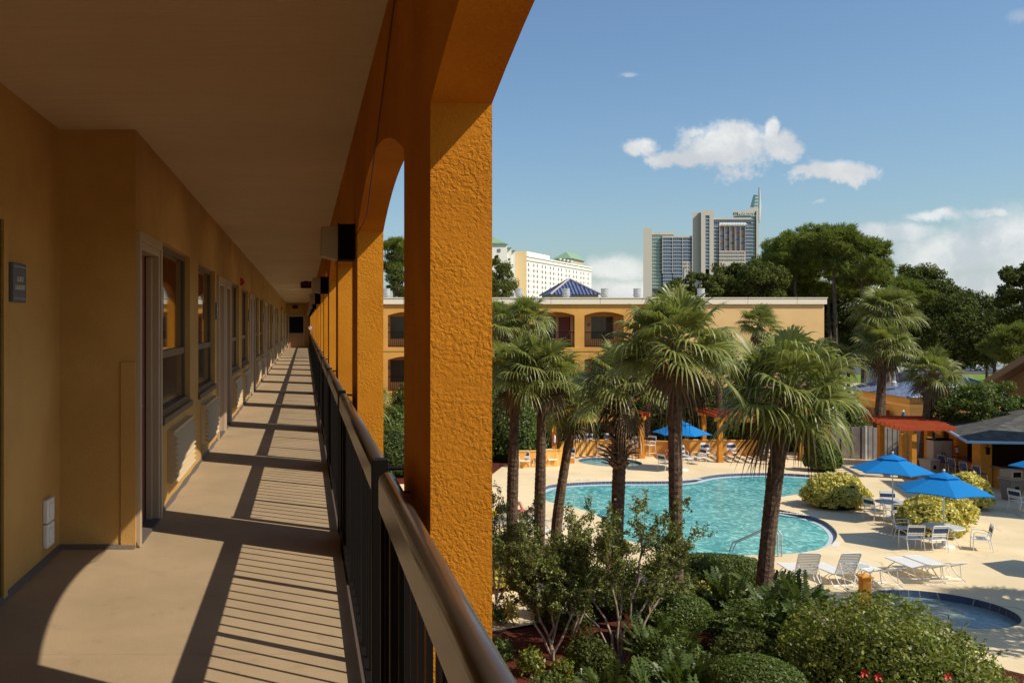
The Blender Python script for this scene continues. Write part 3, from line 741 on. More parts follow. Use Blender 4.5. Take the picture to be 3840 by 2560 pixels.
T(tbox(MB(), 1140.5, 1800, 430, None, .6, 20), 'core', MATS['dark_core'])
b = MB(); tbox(b, 1141, 1722, 400, 430, -1.2, 20); tbox(b, 1437, 1800, 290, 322, -1.5, 20); tbox(b, 1690, 1835, 242, 290, -1.5, 20); tbox(b, 1801, 1836, 290, None, -2.5, 20)
T(b, 'roof_band', tan_pf)
def bands(x0, x1, y0, y1, m, d, pitch=54.3, h=46):
    y = y0
    while y < y1-10:
        T(tbox(MB(), x0, x1, y, min(y+h, y1), d, d+1.2), 'window_band', m)
        y += pitch
    n = MB(); y = y0+h
    while y < y1-10: tbox(n, x0-2, x1+2, y+2.5, y+8, d-.5, d+.3); y += pitch
    T(n, 'floor_edge', white_m)
bands(186, 345, 664, 1500, greeng, -.6)
bands(345, 520, 664, 683, blueg, -.55)
for x0, x1, y1 in ((352, 496, 1480), (508, 650, 1480), (661, 803, 1072), (816, 942, 908)): bands(x0, x1, 712, y1, blueg, -2.9)
b = MB()
for x in (343, 499, 653, 807, 944): tbox(b, x, x+7, 712, 1260, -3.6, -1.8)
T(b, 'mullion', tan_pf)
b = MB(); tbox(b, 653, 950, 1076, None, -3.3, -1); tbox(b, 808, 950, 909, 1075, -3.3, -1); tbox(b, 1226, 1634, 911, None, -2.4, 0); tbox(b, 1226, 1634, 515, 530, -2.4, 0); T(b, 'lower_wall', tan_pf)
bands(1013, 1074, 380, 1200, blueg, -7.3)
bands(1142, 1722, 430, 472, blueg, -.6, h=42)
for x0, x1, y1 in ((1142, 1224, 1100), (1637, 1720, 1100)): bands(x0, x1, 484, y1, blueg, -.6)
bands(1723, 1799, 376, 1000, greeng, -.7); T(tbox(MB(), 1447, 1800, 322, 364, -1.3, 0), 'window_band', greeng); T(tbox(MB(), 1447, 1722, 372, 396, -1.0, 0), 'window_band', greeng)
T(tbox(MB(), 1437, 1800, 365, 371, -1.6, 0), 'floor_edge', white_m)
cols_ = [(1237, 1306), (1316, 1385), (1395, 1465), (1474, 1543), (1552, 1622)]
b = MB()
for x in (1228, 1308, 1387, 1467, 1545, 1624): tbox(b, x, x+7, 530, 911, -2.6, -.4)
T(b, 'mullion', tan_pf)
rb = mat('red_spandrel', (.35, .10, .07), .5, .3); bbm = mat('blue_spandrel', (.04, .08, .32), .5, .3); dkm = mat('dark_spandrel', (.07, .05, .05), .5, .3)
pat = ['rdrdb', 'dbdrd', 'bdrdr', 'dkdbd', 'rdkdb', 'dbdrd', 'brrbr']
pat = [' '.join(p).split() for p in pat]
for i, (x0, x1) in enumerate(cols_):
    T(tbox(MB(), x0, x1, 531, 910, -1.2, 0), 'window_column', brownw)
    for r in range(7):
        k = pat[r][i]
        if k in 'rbk': T(tbox(MB(), x0, x1, 566+r*54.3, 580+r*54.3, -1.5, -1.25), 'spandrel', {'r': rb, 'b': bbm, 'k': dkm}[k])
    for r in range(3): T(tbox(MB(), x0, x1, 928+r*54.3, 954+r*54.3, -2.7, -2.45), 'window', brownw)
for x0, x1, ys in ((825, 882, 5), (903, 936, 5)):
    for r in range(6): T(tbox(MB(), x0, x1, 932+r*54.6, 958+r*54.6, -3.6, -3.35), 'window', brownw)
for x0, x1 in ((670, 727), (748, 803)):
    for r in range(3): T(tbox(MB(), x0, x1, 1098+r*54.6, 1124+r*54.6, -3.6, -3.35), 'window', brownw)
saw = MB()
for k in range(10):
    x = 1230+k*40.3
    saw.quad((tx(x), -1.0, tz(512, 1430)), (tx(x+38), -4.6, tz(512, 1430)), (tx(x+38), -1.0, tz(478, 1430)), (tx(x), -1.0, tz(478, 1430)))
    saw.quad((tx(x+38), -4.6, tz(512, 1430)), (tx(x+40), -1., tz(512, 1430)), (tx(x+38), -1.0, tz(478, 1430)))
T(saw, 'sawtooth_canopy', white_m)
T(tbox(MB(), 1228, 1634, 476, 530, -.9, 0), 'canopy_wall', tan_ps)
text('sign_lettering', 'PEABODY', 3.5, white_m, (tx(1630), -1.9, tz(345, 1630)), (R(90), 0, 0), tw, .15, .98, local=True)
sp = MB(); sp.v = [(tx(1757), -1, tz(240, 1800)), (tx(1834), -1, tz(240, 1800)), (tx(1830), -1, tz(40, 1800)), (tx(1786), -1, tz(40, 1800)), (tx(1757), 7, tz(240, 1800)), (tx(1834), 7, tz(240, 1800)), (tx(1830), 4, tz(40, 1800)), (tx(1786), 4, tz(40, 1800))]
sp.f = [(0, 1, 2, 3), (5, 4, 7, 6), (4, 0, 3, 7), (1, 5, 6, 2), (3, 2, 6, 7)]; T(sp, 'spire_glass', mat('spire_glass', (.25, .42, .36), .15, .8))
b = MB()
for y in (42, 95, 145, 195, 238): tbox(b, 1757+(240-y)*.145, 1832, y, y+6, -1.5, -1.05)
T(b, 'spire_band', white_m)
sp = MB(); sp.v = [(tx(1836), -1.4, tz(242, 1800)), (tx(1868), -1.4, tz(242, 1800)), (tx(1846), -1.4, tz(-70, 1800)), (tx(1842), -1.4, tz(-70, 1800)), (tx(1839), -1.4, tz(480, 1800)), (tx(1843), -1.4, tz(480, 1800))]
sp.v += [(x, 1.5, z) for x, y, z in sp.v[:6]]
sp.f = [(0, 1, 2, 3), (0, 4, 5, 1), (7, 6, 9, 8), (7, 11, 10, 6), (1, 7, 8, 2), (0, 3, 9, 6), (1, 5, 11, 7), (0, 6, 10, 4)]; T(sp, 'spire_fin', white_m)

# ================================================================== right side structures
# octagonal pavilion with blue tiles
pv = thing('pavilion', 'ochre pavilion with blue glazed tile roof behind the red pergola', 'pavilion', (42, 64, 0))
E = [(40.6, 68.5), (39.6, 60.2), (44.9, 58.9), (49, 62.5), (49, 68), (45, 71)]
ins = [(x+(44.3-x)*.07, y+(65-y)*.07) for x, y in E]
MB().prism(ins, -.3, 3.0).build('wall', mat('pavilion_render', (.66, .40, .14), .8, .2), pv, world=True)
ins2 = [(x+(44.3-x)*.055, y+(65-y)*.055) for x, y in E]; MB().prism(ins2, 2.35, 2.55).build('cornice', stucco_p, pv, world=True)
r_ = MB(); R1, R2 = (43.2, 66.5, 4.25), (45.6, 64.5, 4.25); e3 = [(x, y, 3.02) for x, y in E]
r_.quad(e3[0], e3[1], R2, R1); r_.quad(e3[1], e3[2], R2); r_.quad(e3[2], e3[3], R2); r_.quad(e3[3], e3[4], R2); r_.quad(e3[4], e3[5], R1, R2); r_.quad(e3[5], e3[0], R1); r_.quad(*[(x, y, 3.015) for x, y in E[::-1]])
tile2 = mat('pale_blue_tile', (.16, .22, .38), .22, .7, var=(.26, .33, .48), vscale=3); wavebump(tile2, 'y', .27, .09, 'z', .10, .05)
rfo = r_.build('roof', tile2, pv, world=True)
mb = MB()
for k in (1, 2, 3): mb.tube([e3[k], R2], .12, 6)
mb.tube([R1, R2], .12, 6).tube([e3[0], R1], .12, 6); mb.build('ridge', mat('blue_ridge', (.12, .19, .34), .35, .5), rfo)
MB().box(39.66, 39.9, 62.6, 66.4, -.3, 1.95).build('door', door_m, pv, world=True)
mb = MB(); vx, vy = 41.3, 64.5; mb.lathe(vx, vy, [(.35, 3.5), (.3, 3.75), (.2, 3.85), (.2, 4.3), (.3, 4.32), (.3, 4.75), (.02, 4.8)], 14); mb.build('roof_vent', grey_l, rfo)
# gable building on the right
gb = thing('gable_building', 'brown shaded building with sloping gable roof at the right edge', 'building', (44, 50, 0))
def gz(y): return 4.45+(55.0-y)*.52 if y > 49.3 else 7.41-(49.3-y)*.52
gp = [(54.2, gz(54.2)-.45), (49.3, 7.41-.5), (44.0, gz(44.0)-.45)]
mb = MB(); n = 5; poly = [(54.2, -.3), (44.0, -.3), (44.0, gp[2][1]), (49.3, gp[1][1]), (54.2, gp[0][1])]
mb.v = [(41.3, y, z) for y, z in poly]+[(66, y, z) for y, z in poly]; mb.f = [tuple(range(5)), tuple(range(5, 10))[::-1]]+[(k, 5+k, 5+(k+1) % 5, (k+1) % 5) for k in range(5)]
mb.build('wall', brown_w, gb, world=True)
mb = MB()
for a, b in ((55.0, 49.3), (49.3, 43.4)):
    za, zb = gz(a), gz(b)
    mb.v += [(40.6, a, za-.42), (40.6, b, zb-.42), (40.6, b, zb), (40.6, a, za), (67, a, za-.42), (67, b, zb-.42), (67, b, zb), (67, a, za)]; i = len(mb.v)-8
    for q in ((0, 1, 2, 3), (5, 4, 7, 6), (3, 2, 6, 7), (0, 4, 5, 1), (0, 3, 7, 4)): mb.f.append(tuple(i+k for k in q))
mb.build('roof', mat('brown_fascia', (.36, .24, .15), .8, .2), gb, world=True)
MB().box(41.24, 41.32, 52.4, 53.2, 2.6, 3.3).build('window', glass_m, gb, world=True)
# unseen wing, added outside the view to throw shade on the pool bar
nw = thing('motel_building', 'unseen ochre motel wing past the right edge, added to shade the pool bar', 'motel', (45, 36, 0))
np4 = [(34.6, 36.2), (58, 29), (60, 34), (36.7, 41.6)]
MB().prism(np4, -.3, 9.2).build('wall', stucco_y, nw, world=True)
MB().prism([(34.45, 36.1), (58.2, 28.8), (60.2, 34.1), (36.6, 41.75)], 9.2, 9.6).build('parapet', cream_f, nw, world=True)
for fz in (.9, 3.9, 6.9):
    for q in (.2, .6):
        x, y = 34.6+2.1*q, 36.2+5.4*q; a = math.atan2(5.4, 2.1)
        MB().box(0, 1.4, -.03, .03, 0, 1.3).build('window', glass_m, nw).matrix_local = Matrix.Translation(Vector((x, y, fz))-Vector(nw.location)) @ Matrix.Rotation(a, 4, 'Z')
# pool bar
bar = thing('pool_bar', 'open poolside bar hut with grey shingle roof and orange columns', 'bar', (36, 46, 0))
E = [(34.1, 49.2), (31.0, 42.9), (37.5, 41.9), (42, 46), (41, 51), (36, 53)]
e3 = [(x, y, 2.38) for x, y in E]; AP = (37.6, 47.2, 3.5)
r_ = MB()
for k in range(6): r_.quad(e3[k], e3[(k+1) % 6], AP)
r_.quad(*[(x, y, 2.375) for x, y in E[::-1]]); rfo = r_.build('roof', shingle, bar, world=True)
mb = MB()
for k in range(6): mb.tube([(e3[k][0], e3[k][1], 2.33), (e3[(k+1) % 6][0], e3[(k+1) % 6][1], 2.33)], .07, 6)
mb.build('gutter', mat('pale_blue_gutter', (.32, .52, .72), .4, .5), rfo)
for x, y in ((33.9, 47.6), (32.7, 44.3), (34.9, 43.2), (38.5, 43.0), (40.6, 47), (35.8, 51.3)): MB().box(x-.28, x+.28, y-.28, y+.28, 0, 2.37).build('column', wood_o, bar, world=True, bevel=.01)
mb = MB(); cp = [(33.75, 47.2), (32.95, 44.6), (33.4, 43.7), (38.2, 43.2)]
for a, b in zip(cp[:-1], cp[1:]):
    a = Vector(a); b = Vector(b); t_ = (b-a).normalized(); nn = Vector((-t_.y, t_.x))*.28
    mb.prism([a-nn*.4, b-nn*.4, b+nn*.4, a+nn*.4], 0, 1.0)
mb.build('counter_front', wood_o, bar, world=True)
mb = MB()
for i, (a, b) in enumerate(zip(cp[:-1], cp[1:])):
    a = Vector(a); b = Vector(b); t_ = (b-a).normalized(); nn = Vector((-t_.y, t_.x))*.34
    mb.prism([a-nn, b-nn, b+nn, a+nn], 1.004+i*.003, 1.06+i*.003)
mb.build('counter_top', mat('dark_counter', (.05, .045, .07), .2, .6), bar, world=True)
MB().box(35, 40, 49.4, 49.6, 0, 2.3).build('back_wall', mat('dark_back', (.06, .04, .03), .8, .2), bar, world=True)
mb = MB().box(32.66, 32.76, 43.86, 43.96, 1.6, 1.9).box(32.62, 32.80, 43.82, 44.0, 1.9, 1.93).tube([(32.7, 43.92, 1.92), (32.7, 43.92, 2.3)], .012); mb.build('lantern', metal_b, bar, world=True)
# string light box at the gutter corner
def beam_frame(name, label, posts, beams, rafters, parent_loc, zt, extra=None):
    t = thing(name, label, 'pergola', parent_loc)
    for x, y, w_ in posts: MB().box(x-w_/2, x+w_/2, y-w_/2, y+w_/2, 0, zt-.34).box(x-w_/2-.03, x+w_/2+.03, y-w_/2-.03, y+w_/2+.03, 0, .22).build('post', wood_o, t, world=True)
    for a, b in beams:
        a = Vector(a); b = Vector(b); t_ = (b-a).normalized(); nn = Vector((-t_.y, t_.x))*.06
        MB().prism([a-nn-t_*.3, b-nn+t_*.3, b+nn+t_*.3, a+nn-t_*.3], zt-.335, zt-.115).build('beam', wood_o, t, world=True)
    for a, b in rafters:
        a = Vector(a); b = Vector(b); t_ = (b-a).normalized(); nn = Vector((-t_.y, t_.x))*.035
        MB().prism([a-nn, b-nn, b+nn, a+nn], zt-.11, zt+.09).build('rafter', wood_r, t, world=True)
    return t
def lerp(a, b, k): return (a[0]+(b[0]-a[0])*k, a[1]+(b[1]-a[1])*k)
A, B, C, D_ = (30.5, 50.0), (35.9, 49.3), (37.4, 55.0), (31.6, 55.8)
beam_frame('pergola', 'red topped pergola beside the pool bar in front of the white fence', [(30.45, 46.7, .26), (30.75, 46.4, .24), (32.75, 48.2, .26), (31.9, 50.8, .26), (34.2, 50.7, .26)], [((30.6, 46.3), (32.0, 51.2)), ((32.0, 46.3), (34.4, 51.0))],
           [(lerp((29.8, 46.0), (31.4, 51.5), k), lerp((32.5, 45.8), (35.0, 51.2), k)) for k in np.linspace(0, 1, 9)], (32, 48.5, 0), 2.62)
A = G(2700, 1733); B = G(2955, 1745)
beam_frame('pergola', 'orange and red pergola over the seating wall behind the leaning palm', [(A[0], A[1], .24), (B[0]-.5, B[1]+.3, .24), (A[0]+.6, A[1]+3.5, .24), (B[0]+1., B[1]+3.2, .24)], [(A, B), ((A[0]+.5, A[1]+3.4), (B[0]+.8, B[1]+3.2))],
           [(lerp((A[0]-.4, A[1]-.4), (B[0]+.4, B[1]-.4), k), lerp((A[0]+.2, A[1]+4), (B[0]+1.2, B[1]+3.9), k)) for k in np.linspace(0, 1, 9)], (26, 53, 0), 2.66)
A = G(2141, 1735); B = G(2405, 1718)
beam_frame('pergola', 'orange pergola with red rafters around the round spa', [(A[0], A[1], .26), (B[0], B[1], .26), (15.9, 56.4, .26), (B[0]-.6, 57.2, .26)], [(A, B), ((15.7, 56.4), (B[0]-.5, 57.2))],
           [(lerp((A[0], A[1]-.4), (B[0]+.3, B[1]-.5), k), lerp((15.6, 57.3), (B[0]-.2, 58), k)) for k in np.linspace(0, 1, 11)], (17.5, 54, 0), 2.60)
A = (28.4, 52.6)
beam_frame('pergola', 'small red rafter pergola between the two larger ones', [(28.6, 52.9, .22), (30.3, 53.2, .22), (28.9, 55.6, .22)], [((28.4, 52.8), (30.6, 53.1))], [((28.2+k*.42, 52.2), (28.6+k*.42, 56.4)) for k in range(6)], (29.4, 54, 0), 2.7)
# low orange seating walls
def lowwall(label, pts, h=.86):
    mb = MB(); tops = MB()
    for i, (a, b) in enumerate(zip(pts[:-1], pts[1:])):
        a = Vector(a); b = Vector(b); t_ = (b-a).normalized(); nn = Vector((-t_.y, t_.x))*.1
        mb.prism([a-nn, b-nn, b+nn, a+nn], 0, h); nn *= 1.3; tops.prism([a-nn, b-nn, b+nn, a+nn], h+.001+i*.002, h+.05+i*.002)
    t = thing('low_wall', label, 'wall', (pts[0][0], pts[0][1], 0))
    mb.build('wall', stucco_f, t, world=True); tops.build('coping', stucco_f, t, world=True)
lowwall('low orange wall behind the two left white chairs', [G(1925, 1752), G(2030, 1750), G(2118, 1744)])
lowwall('low orange wall curving behind the round spa', [(15.0, 54.2), (17.2, 55.0), (19.2, 54.8), (20.6, 54.4)])
lowwall('low orange wall with a square corner right of the spa', [(20.6, 54.7), (21.6, 54.3), (21.3, 52.9), (22.4, 54.9)])
lowwall('low orange wall under the pergola by the blue umbrella', [(22.5, 55.2), (25, 55.0), (28.2, 54.6)])
# fences
def fence(label, pts, z1=1.8, z0=0.):
    t = thing('fence', label, 'fence', (pts[0][0], pts[0][1], 0))
    for a, b in zip(pts[:-1], pts[1:]):
        a = Vector(a); b = Vector(b); t_ = (b-a).normalized(); nn = Vector((-t_.y, t_.x))*.025
        MB().prism([a-nn, b-nn, b+nn, a+nn], z0, z1).build('panel', fence_m, t, world=True)
        MB().box(a.x-.06, a.x+.06, a.y-.06, a.y+.06, z0, z1+.08).build('post', fence_m, t, world=True)
fence('white board fence behind the pergola and the beige cabinet', [(30.6, 54.4), (32.5, 53.2), (34.4, 52.6), (36.2, 51.2)], 1.85)
fence('pale fence running past the pavilion', [(34.6, 57.4), (37.2, 56.4), (40.5, 55.6), (45, 55)], 1.5)
# white trailer
t = thing('white_trailer', 'white trailer standing behind the blue tiled pavilion', 'trailer', (49, 78, -.3))
MB().box(X_(3330, 78), X_(3558, 78), 78, 81, .3, Z_(1378, 78)).build('body', white_m, t, world=True, bevel=.05); MB().box(X_(3480, 78), X_(3535, 78), 77.93, 77.98, .5, Z_(1395, 78)).build('door', white_p, t, world=True)
for x in (46.5, 52.5): MB().tube([(x-42, 0, .35), (x-42, .3, .35)], .4, 16).build('wheel', tyre_m, t).location = (-7, -.02, 0)
# street beyond
MB().quad((30, 150, -.345), (220, 150, -.345), (220, 172, -.345), (30, 172, -.345)).build('road', asph_m)['kind'] = 'structure'
MB().quad((30, 128, -.345), (220, 128, -.345), (220, 149, -.345), (30, 149, -.345)).build('lawn', grass_m)['kind'] = 'structure'
MB().quad((30, 108, -.345), (220, 108, -.345), (220, 127, -.345), (30, 127, -.345)).build('path', conc_m)['kind'] = 'structure'
def car(label, x, y, m, truck=False):
    t = thing('parked_car', label, 'car', (x, y, -.345))
    mb = MB(); pr = [(-2.2, .35), (-2.25, .8), (-1.9, 1.0), (-1.3, 1.05), (-.7, 1.5), (.9, 1.52), (1.6, 1.05), (2.2, .98), (2.25, .5), (2.2, .35)]
    if truck: pr = [(-2.8, .45), (-2.8, 1.1), (-.2, 1.12), (-.1, 1.12), (.1, 1.75), (1.2, 1.75), (1.7, 1.2), (2.7, 1.1), (2.75, .5)]
    n = len(pr); mb.v = [(a, -.88, z) for a, z in pr]+[(a, .88, z) for a, z in pr]
    mb.f = [tuple(range(n)), tuple(range(n, 2*n))[::-1]]+[(k, n+k, n+(k+1) % n, (k+1) % n) for k in range(n)]
    mb.build('body', m, t, bevel=.04)
    q = [(-.6, 1.08), (-.35, 1.42), (.7, 1.42), (1.2, 1.08)] if not truck else [(.05, 1.2), (.2, 1.65), (1.1, 1.65), (1.4, 1.2)]
    MB().quad(*[(a, -.885, z) for a, z in q]).build('side_window', glass_m, t)
    for a in (-1.4, 1.4):
        wh = MB().tube([(a, -.92, .33), (a, -.7, .33)], .33, 18).build('wheel', tyre_m, t); MB().tube([(a, -.93, .33), (a, -.915, .33)], .19, 12).build('rim', grey_l, wh)
car('white pickup parked beyond the lawn under dark trees', X_(3700, 160), 160, car_w, True)
car('pale car half hidden by the sloping roof at right', X_(3757, 152), 152, grey_l)
t = thing('round_sign', 'small round blue sign panel on the white rooftop far right', 'sign', (X_(3755, 260), 260, 0)); MB().tube([(0, 0, 11.3), (0, .4, 11.3)], 1.2, 20).build('disc', mat('blue_disc', (.12, .25, .45), .5, .3), t); MB().tube([(0, .2, 0), (0, .2, 10.2)], .15).build('post', grey_l, t)
t = thing('warehouse', 'long white flat roofed building glimpsed between far right trees', 'building', (X_(3740, 270), 270, -.3)); MB().box(-9, 9, 0, 20, 0, 9.0).build('wall', white_m, t); MB().box(-9.3, 9.3, -.3, 20, 9.0, 9.5).build('roof', white_p, t)
t = thing('utility_pole', 'grey pole rising from the trees before the glass hotel', 'pole', (X_(2565, 120), 120, -.36)); MB().cyl(0, 0, 0, Z_(1008, 120)+.36, .22, .17).build('shaft', grey_l, t); MB().tube([(0, 0, Z_(1008, 120)), (0, 0, Z_(995, 120))], .03).build('mast', metal_b, t)
# ================================================================== pool deck with three pools
import bmesh
def DP(pts, z=0.): return [G(x*1.6327, y*1.6327, z) for x, y in pts]
pool_px = [(1233, 1133), (1240, 1124), (1256, 1116), (1275, 1112), (1330, 1107.5), (1400, 1105), (1500, 1105), (1575, 1103), (1610, 1096), (1645, 1090), (1690, 1087), (1750, 1085.5), (1810, 1087), (1870, 1091), (1915, 1097), (1925, 1108), (1900, 1120), (1860, 1130),
           (1815, 1137), (1785, 1143), (1768, 1155), (1778, 1166), (1800, 1172), (1850, 1182), (1893, 1196), (1919, 1217), (1921, 1236), (1903, 1253), (1868, 1264), (1800, 1272), (1700, 1275), (1620, 1274), (1560, 1267), (1500, 1252), (1440, 1240), (1405, 1222), (1388, 1200), (1365, 1180), (1322, 1166), (1280, 1157), (1247, 1146)]
def smooth(p, n=4):
    p = [Vector(q) for q in p]; out = []; N = len(p)
    for i in range(N):
        a, b, c, d_ = p[i-1], p[i], p[(i+1) % N], p[(i+2) % N]
        for k in range(n):
            t_ = k/n
            out.append(.5*((2*b)+(c-a)*t_+(2*a-5*b+4*c-d_)*t_*t_+(3*b-a-3*c+d_)*t_**3))
    return out
def circle(cx, cy, rx, ry, n=56): return [Vector((cx+rx*math.cos(2*math.pi*k/n), cy+ry*math.sin(2*math.pi*k/n))) for k in range(n)]
pool = smooth(DP(pool_px)); spa = circle(X_(2287, 52.2), 52.2, 1.72, 1.72); kid = circle(17.5, 25.35, 1.86, 1.75)
def area(p): return sum(p[i-1].x*p[i].y-p[i].x*p[i-1].y for i in range(len(p)))/2
def inset(p, dist):
    s = 1 if area(p) > 0 else -1; out = []; N = len(p)
    for i in range(N):
        t_ = (p[(i+1) % N]-p[i-1]).normalized(); out.append(p[i]+Vector((-t_.y, t_.x))*dist*s)
    return out
outer = [Vector(q) for q in ((.54, -14), (60, -14), (60, 40), (60, 62.2), (.54, 62.2), (.54, 30))]
bm = bmesh.new(); ed = []
for loop in (outer, pool, spa, kid):
    vs = [bm.verts.new((q.x, q.y, 0)) for q in loop]
    ed += [bm.edges.new((vs[i-1], vs[i])) for i in range(len(vs))]
bmesh.ops.triangle_fill(bm, use_beauty=True, use_dissolve=False, edges=ed, normal=(0, 0, 1))
me = bpy.data.meshes.new('pool_deck'); bm.to_mesh(me); bm.free(); me.materials.append(deck_m)
o = link(bpy.data.objects.new('pool_deck', me)); tag(o, kind='structure')
def band(mb, a, b, za, zb):
    for i in range(len(a)): mb.quad((a[i-1].x, a[i-1].y, za), (a[i].x, a[i].y, za), (b[i].x, b[i].y, zb), (b[i-1].x, b[i-1].y, zb))
    return mb
tile_s = mat('pool_edge_tile', (.055, .08, .14), .35, .4, var=(.075, .105, .18), vscale=5); stripes(tile_s, 'xy', .22, .012, (.35, .38, .42))
def mkpool(name, label, loop, wm, gut, depth):
    c = sum(loop, Vector((0, 0)))/len(loop)
    t = thing(name, label, 'pool', (c.x, c.y, -.3))
    band(MB(), loop, inset(loop, -.02), .0, -.34).build('outer_wall', conc_m, t, world=True)
    lip = inset(loop, -.14); band(MB(), lip, loop, .003, .003).build('coping', deck_m, t, world=True)
    i1 = inset(loop, .012); band(MB(), loop, i1, .002, -depth).build('tile_wall', tile_s, t, world=True)
    inn = i1
    if gut:
        inn = inset(loop, gut); band(MB(), i1, inn, -depth, -depth-.004).build('gutter', gutter_m, t, world=True)
    bm = bmesh.new(); vs = [bm.verts.new((q.x, q.y, -depth-.012)) for q in inset(loop, max(gut-.01, .005))]
    es = [bm.edges.new((vs[i-1], vs[i])) for i in range(len(vs))]
    bmesh.ops.triangle_fill(bm, use_beauty=True, edges=es, normal=(0, 0, 1)); me = bpy.data.meshes.new('water'); bm.to_mesh(me); bm.free()
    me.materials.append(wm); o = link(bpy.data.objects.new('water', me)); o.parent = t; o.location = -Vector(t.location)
    tag(o, kind='structure')
    return t
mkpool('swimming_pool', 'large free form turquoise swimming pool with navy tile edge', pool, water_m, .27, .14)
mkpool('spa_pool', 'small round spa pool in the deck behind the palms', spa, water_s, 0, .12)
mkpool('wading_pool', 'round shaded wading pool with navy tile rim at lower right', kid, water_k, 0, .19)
# depth markers
def marker(s, px, py, w_, rz, z=.006, label=''):
    x, y = G(px, py)
    t = thing('depth_marker', label, 'marker', (x, y, 0), rz)
    MB().box(-w_/2, w_/2, -.10, .10, .004, .008).build('tile', white_p, t)
    if s: text('lettering', s, .20, black_m, (0, 0, .009), (0, 0, 0), t, .0005, .85, local=True)
marker('5 FT 1.5 M', 2186, 1800, 1.35, .10, label='white depth marker lettered 5 FT 1.5 M on the far pool edge')
marker('5 FT 6 IN 1.7 M', 2578, 1799, 1.85, .42, label='white marker lettered 5 FT 6 IN 1.7 M beside the tall palm trunk')
marker('4 FT 9 IN 1.4 M', 2973, 1925, 1.85, -.62, label='white depth marker lettered 4 FT 9 IN 1.4 M where the pool edge bends')
marker('', 3135, 2040, .9, .95, label='worn blank marker tile on the near right pool edge')
# pool hand rail
t = thing('pool_handrail', 'curved metal handrail going down into the pool by the leaning palm', 'handrail', (*G(2918, 2086), 0))
x, y = G(2918, 2086)
for dx in (0, .12):
    MB().tube([(dx, 0, 0), (dx, .02, .75), (dx-.05, .12, .86), (dx-.2, .5, .84), (dx-.9, 1.35, .15), (dx-1.0, 1.42, -.2)], .025).build('rail', grey_l, t)
# ================================================================== planting beds and path
def bed(name, px, z, m):
    p = smooth(DP(px), 3) if isinstance(px[0][0], int) and px[0][0] > 300 else [Vector(q) for q in px]
    MBx = MB(); c = sum(p, Vector((0, 0)))/len(p)
    if area(p) < 0: p = p[::-1]
    MBx.prism(p, .001, z); o = MBx.build(name, m); tag(o, kind='structure'); return o
bed('mulch_bed', [(.6, -10), (24, -10), (22, 14), (16.0, 20.5), (14.0, 23.3), (12.2, 25.3), (9.0, 26.3), (7.0, 24.2), (4.5, 23.0), (.6, 23.2)], .05, mulch_m)
bed('mulch_bed', [(.6, 26.2), (4.5, 26.0), (6.3, 27.2), (7.6, 29.6), (9.4, 30.1), (9.3, 31.6), (7.6, 32.6), (5, 33.4), (.6, 34)], .05, mulch_m)
bed('mulch_bed', [(.6, 44), (9, 46), (11, 50.8), (14.7, 51.9), (15.2, 55.6), (20, 56.2), (35, 56.2), (35, 62), (.6, 62)], .05, mulch_m)
MB().tube([(.6, 23.25, .06), (4.5, 23.05, .06), (7.0, 24.25, .06), (9.0, 26.35, .06), (12.2, 25.35, .06), (14.05, 23.35, .06)], .04, 5).build('bed_edging', black_m)
tag(bpy.data.objects['bed_edging'], 'dark edging strip along the near red mulch bed', 'edging')
# ================================================================== furniture
def chair(bar_h=False):
    t = thing('patio_chair', 'x', 'chair'); W2 = .28; SH = .42 if not bar_h else .72; r = .0145; BH = SH+.46
    for sx in (-1, 1):
        MB().tube([(sx*W2, .25, 0), (sx*W2, .24, SH), (sx*W2, .22, SH+.20), (sx*W2, .14, SH+.235), (sx*(W2+.01), -.12, SH+.22), (sx*W2, -.26, SH+.16)], r, 6).build('front_leg', white_m, t)
        MB().tube([(sx*W2, -.33, 0), (sx*W2, -.24, SH), (sx*W2, -.33, BH)], r, 6).build('back_leg', white_m, t)
    MB().tube([(-W2, -.33, BH), (-W2+.03, -.337, BH+.03), (W2-.03, -.337, BH+.03), (W2, -.33, BH)], r, 6).build('back_rail', white_m, t)
    MB().tube([(-W2, .24, SH-.02), (W2, .24, SH-.02)], r, 6).tube([(-W2, -.24, SH-.02), (W2, -.24, SH-.02)], r, 6).tube([(-W2, .24, SH-.02), (-W2, -.24, SH-.02)], r, 6).tube([(W2, .24, SH-.02), (W2, -.24, SH-.02)], r, 6).build('frame', white_m, t)
    if bar_h: MB().tube([(-W2, .24, .25), (W2, .24, .25)], r, 6).tube([(-W2, .24, .25), (-W2, -.28, .25)], r, 6).tube([(W2, .24, .25), (W2, -.28, .25)], r, 6).build('foot_rest', white_m, t)
    mb = MB()
    for k in range(8):
        y = .215-k*.058; mb.box(-W2, W2, y-.048, y, SH-.012, SH-.004)
    mb.build('seat', white_m, t)
    mb = MB()
    def strap(mb, z0, z1):
        f = lambda z: -.24-.09*(z-SH)/(BH-SH)+.016
        mb.quad((-W2, f(z0), z0), (W2, f(z0), z0), (W2, f(z1), z1), (-W2, f(z1), z1)); mb.quad((-W2, f(z0)-.006, z0), (-W2, f(z1)-.006, z1), (W2, f(z1)-.006, z1), (W2, f(z0)-.006, z0))
    strap(mb, SH+.10, SH+.15); strap(mb, SH+.165, SH+.215); strap(mb, SH+.40, BH); mb.build('backrest', white_m, t)
    mb = MB(); strap(mb, SH+.235, SH+.385); mb.build('back_strap', navy_s, t)
    return t
ch = chair(); used = False
def place(proto, state, x, y, rz, label, group):
    o = proto if not state[0] else copy_tree(proto)
    state[0] = True; o.location = (x, y, 0); o.rotation_euler = (0, 0, rz); o['label'] = label; o['group'] = group; return o
stc = [False]; GC = 'white patio chairs with navy straps'
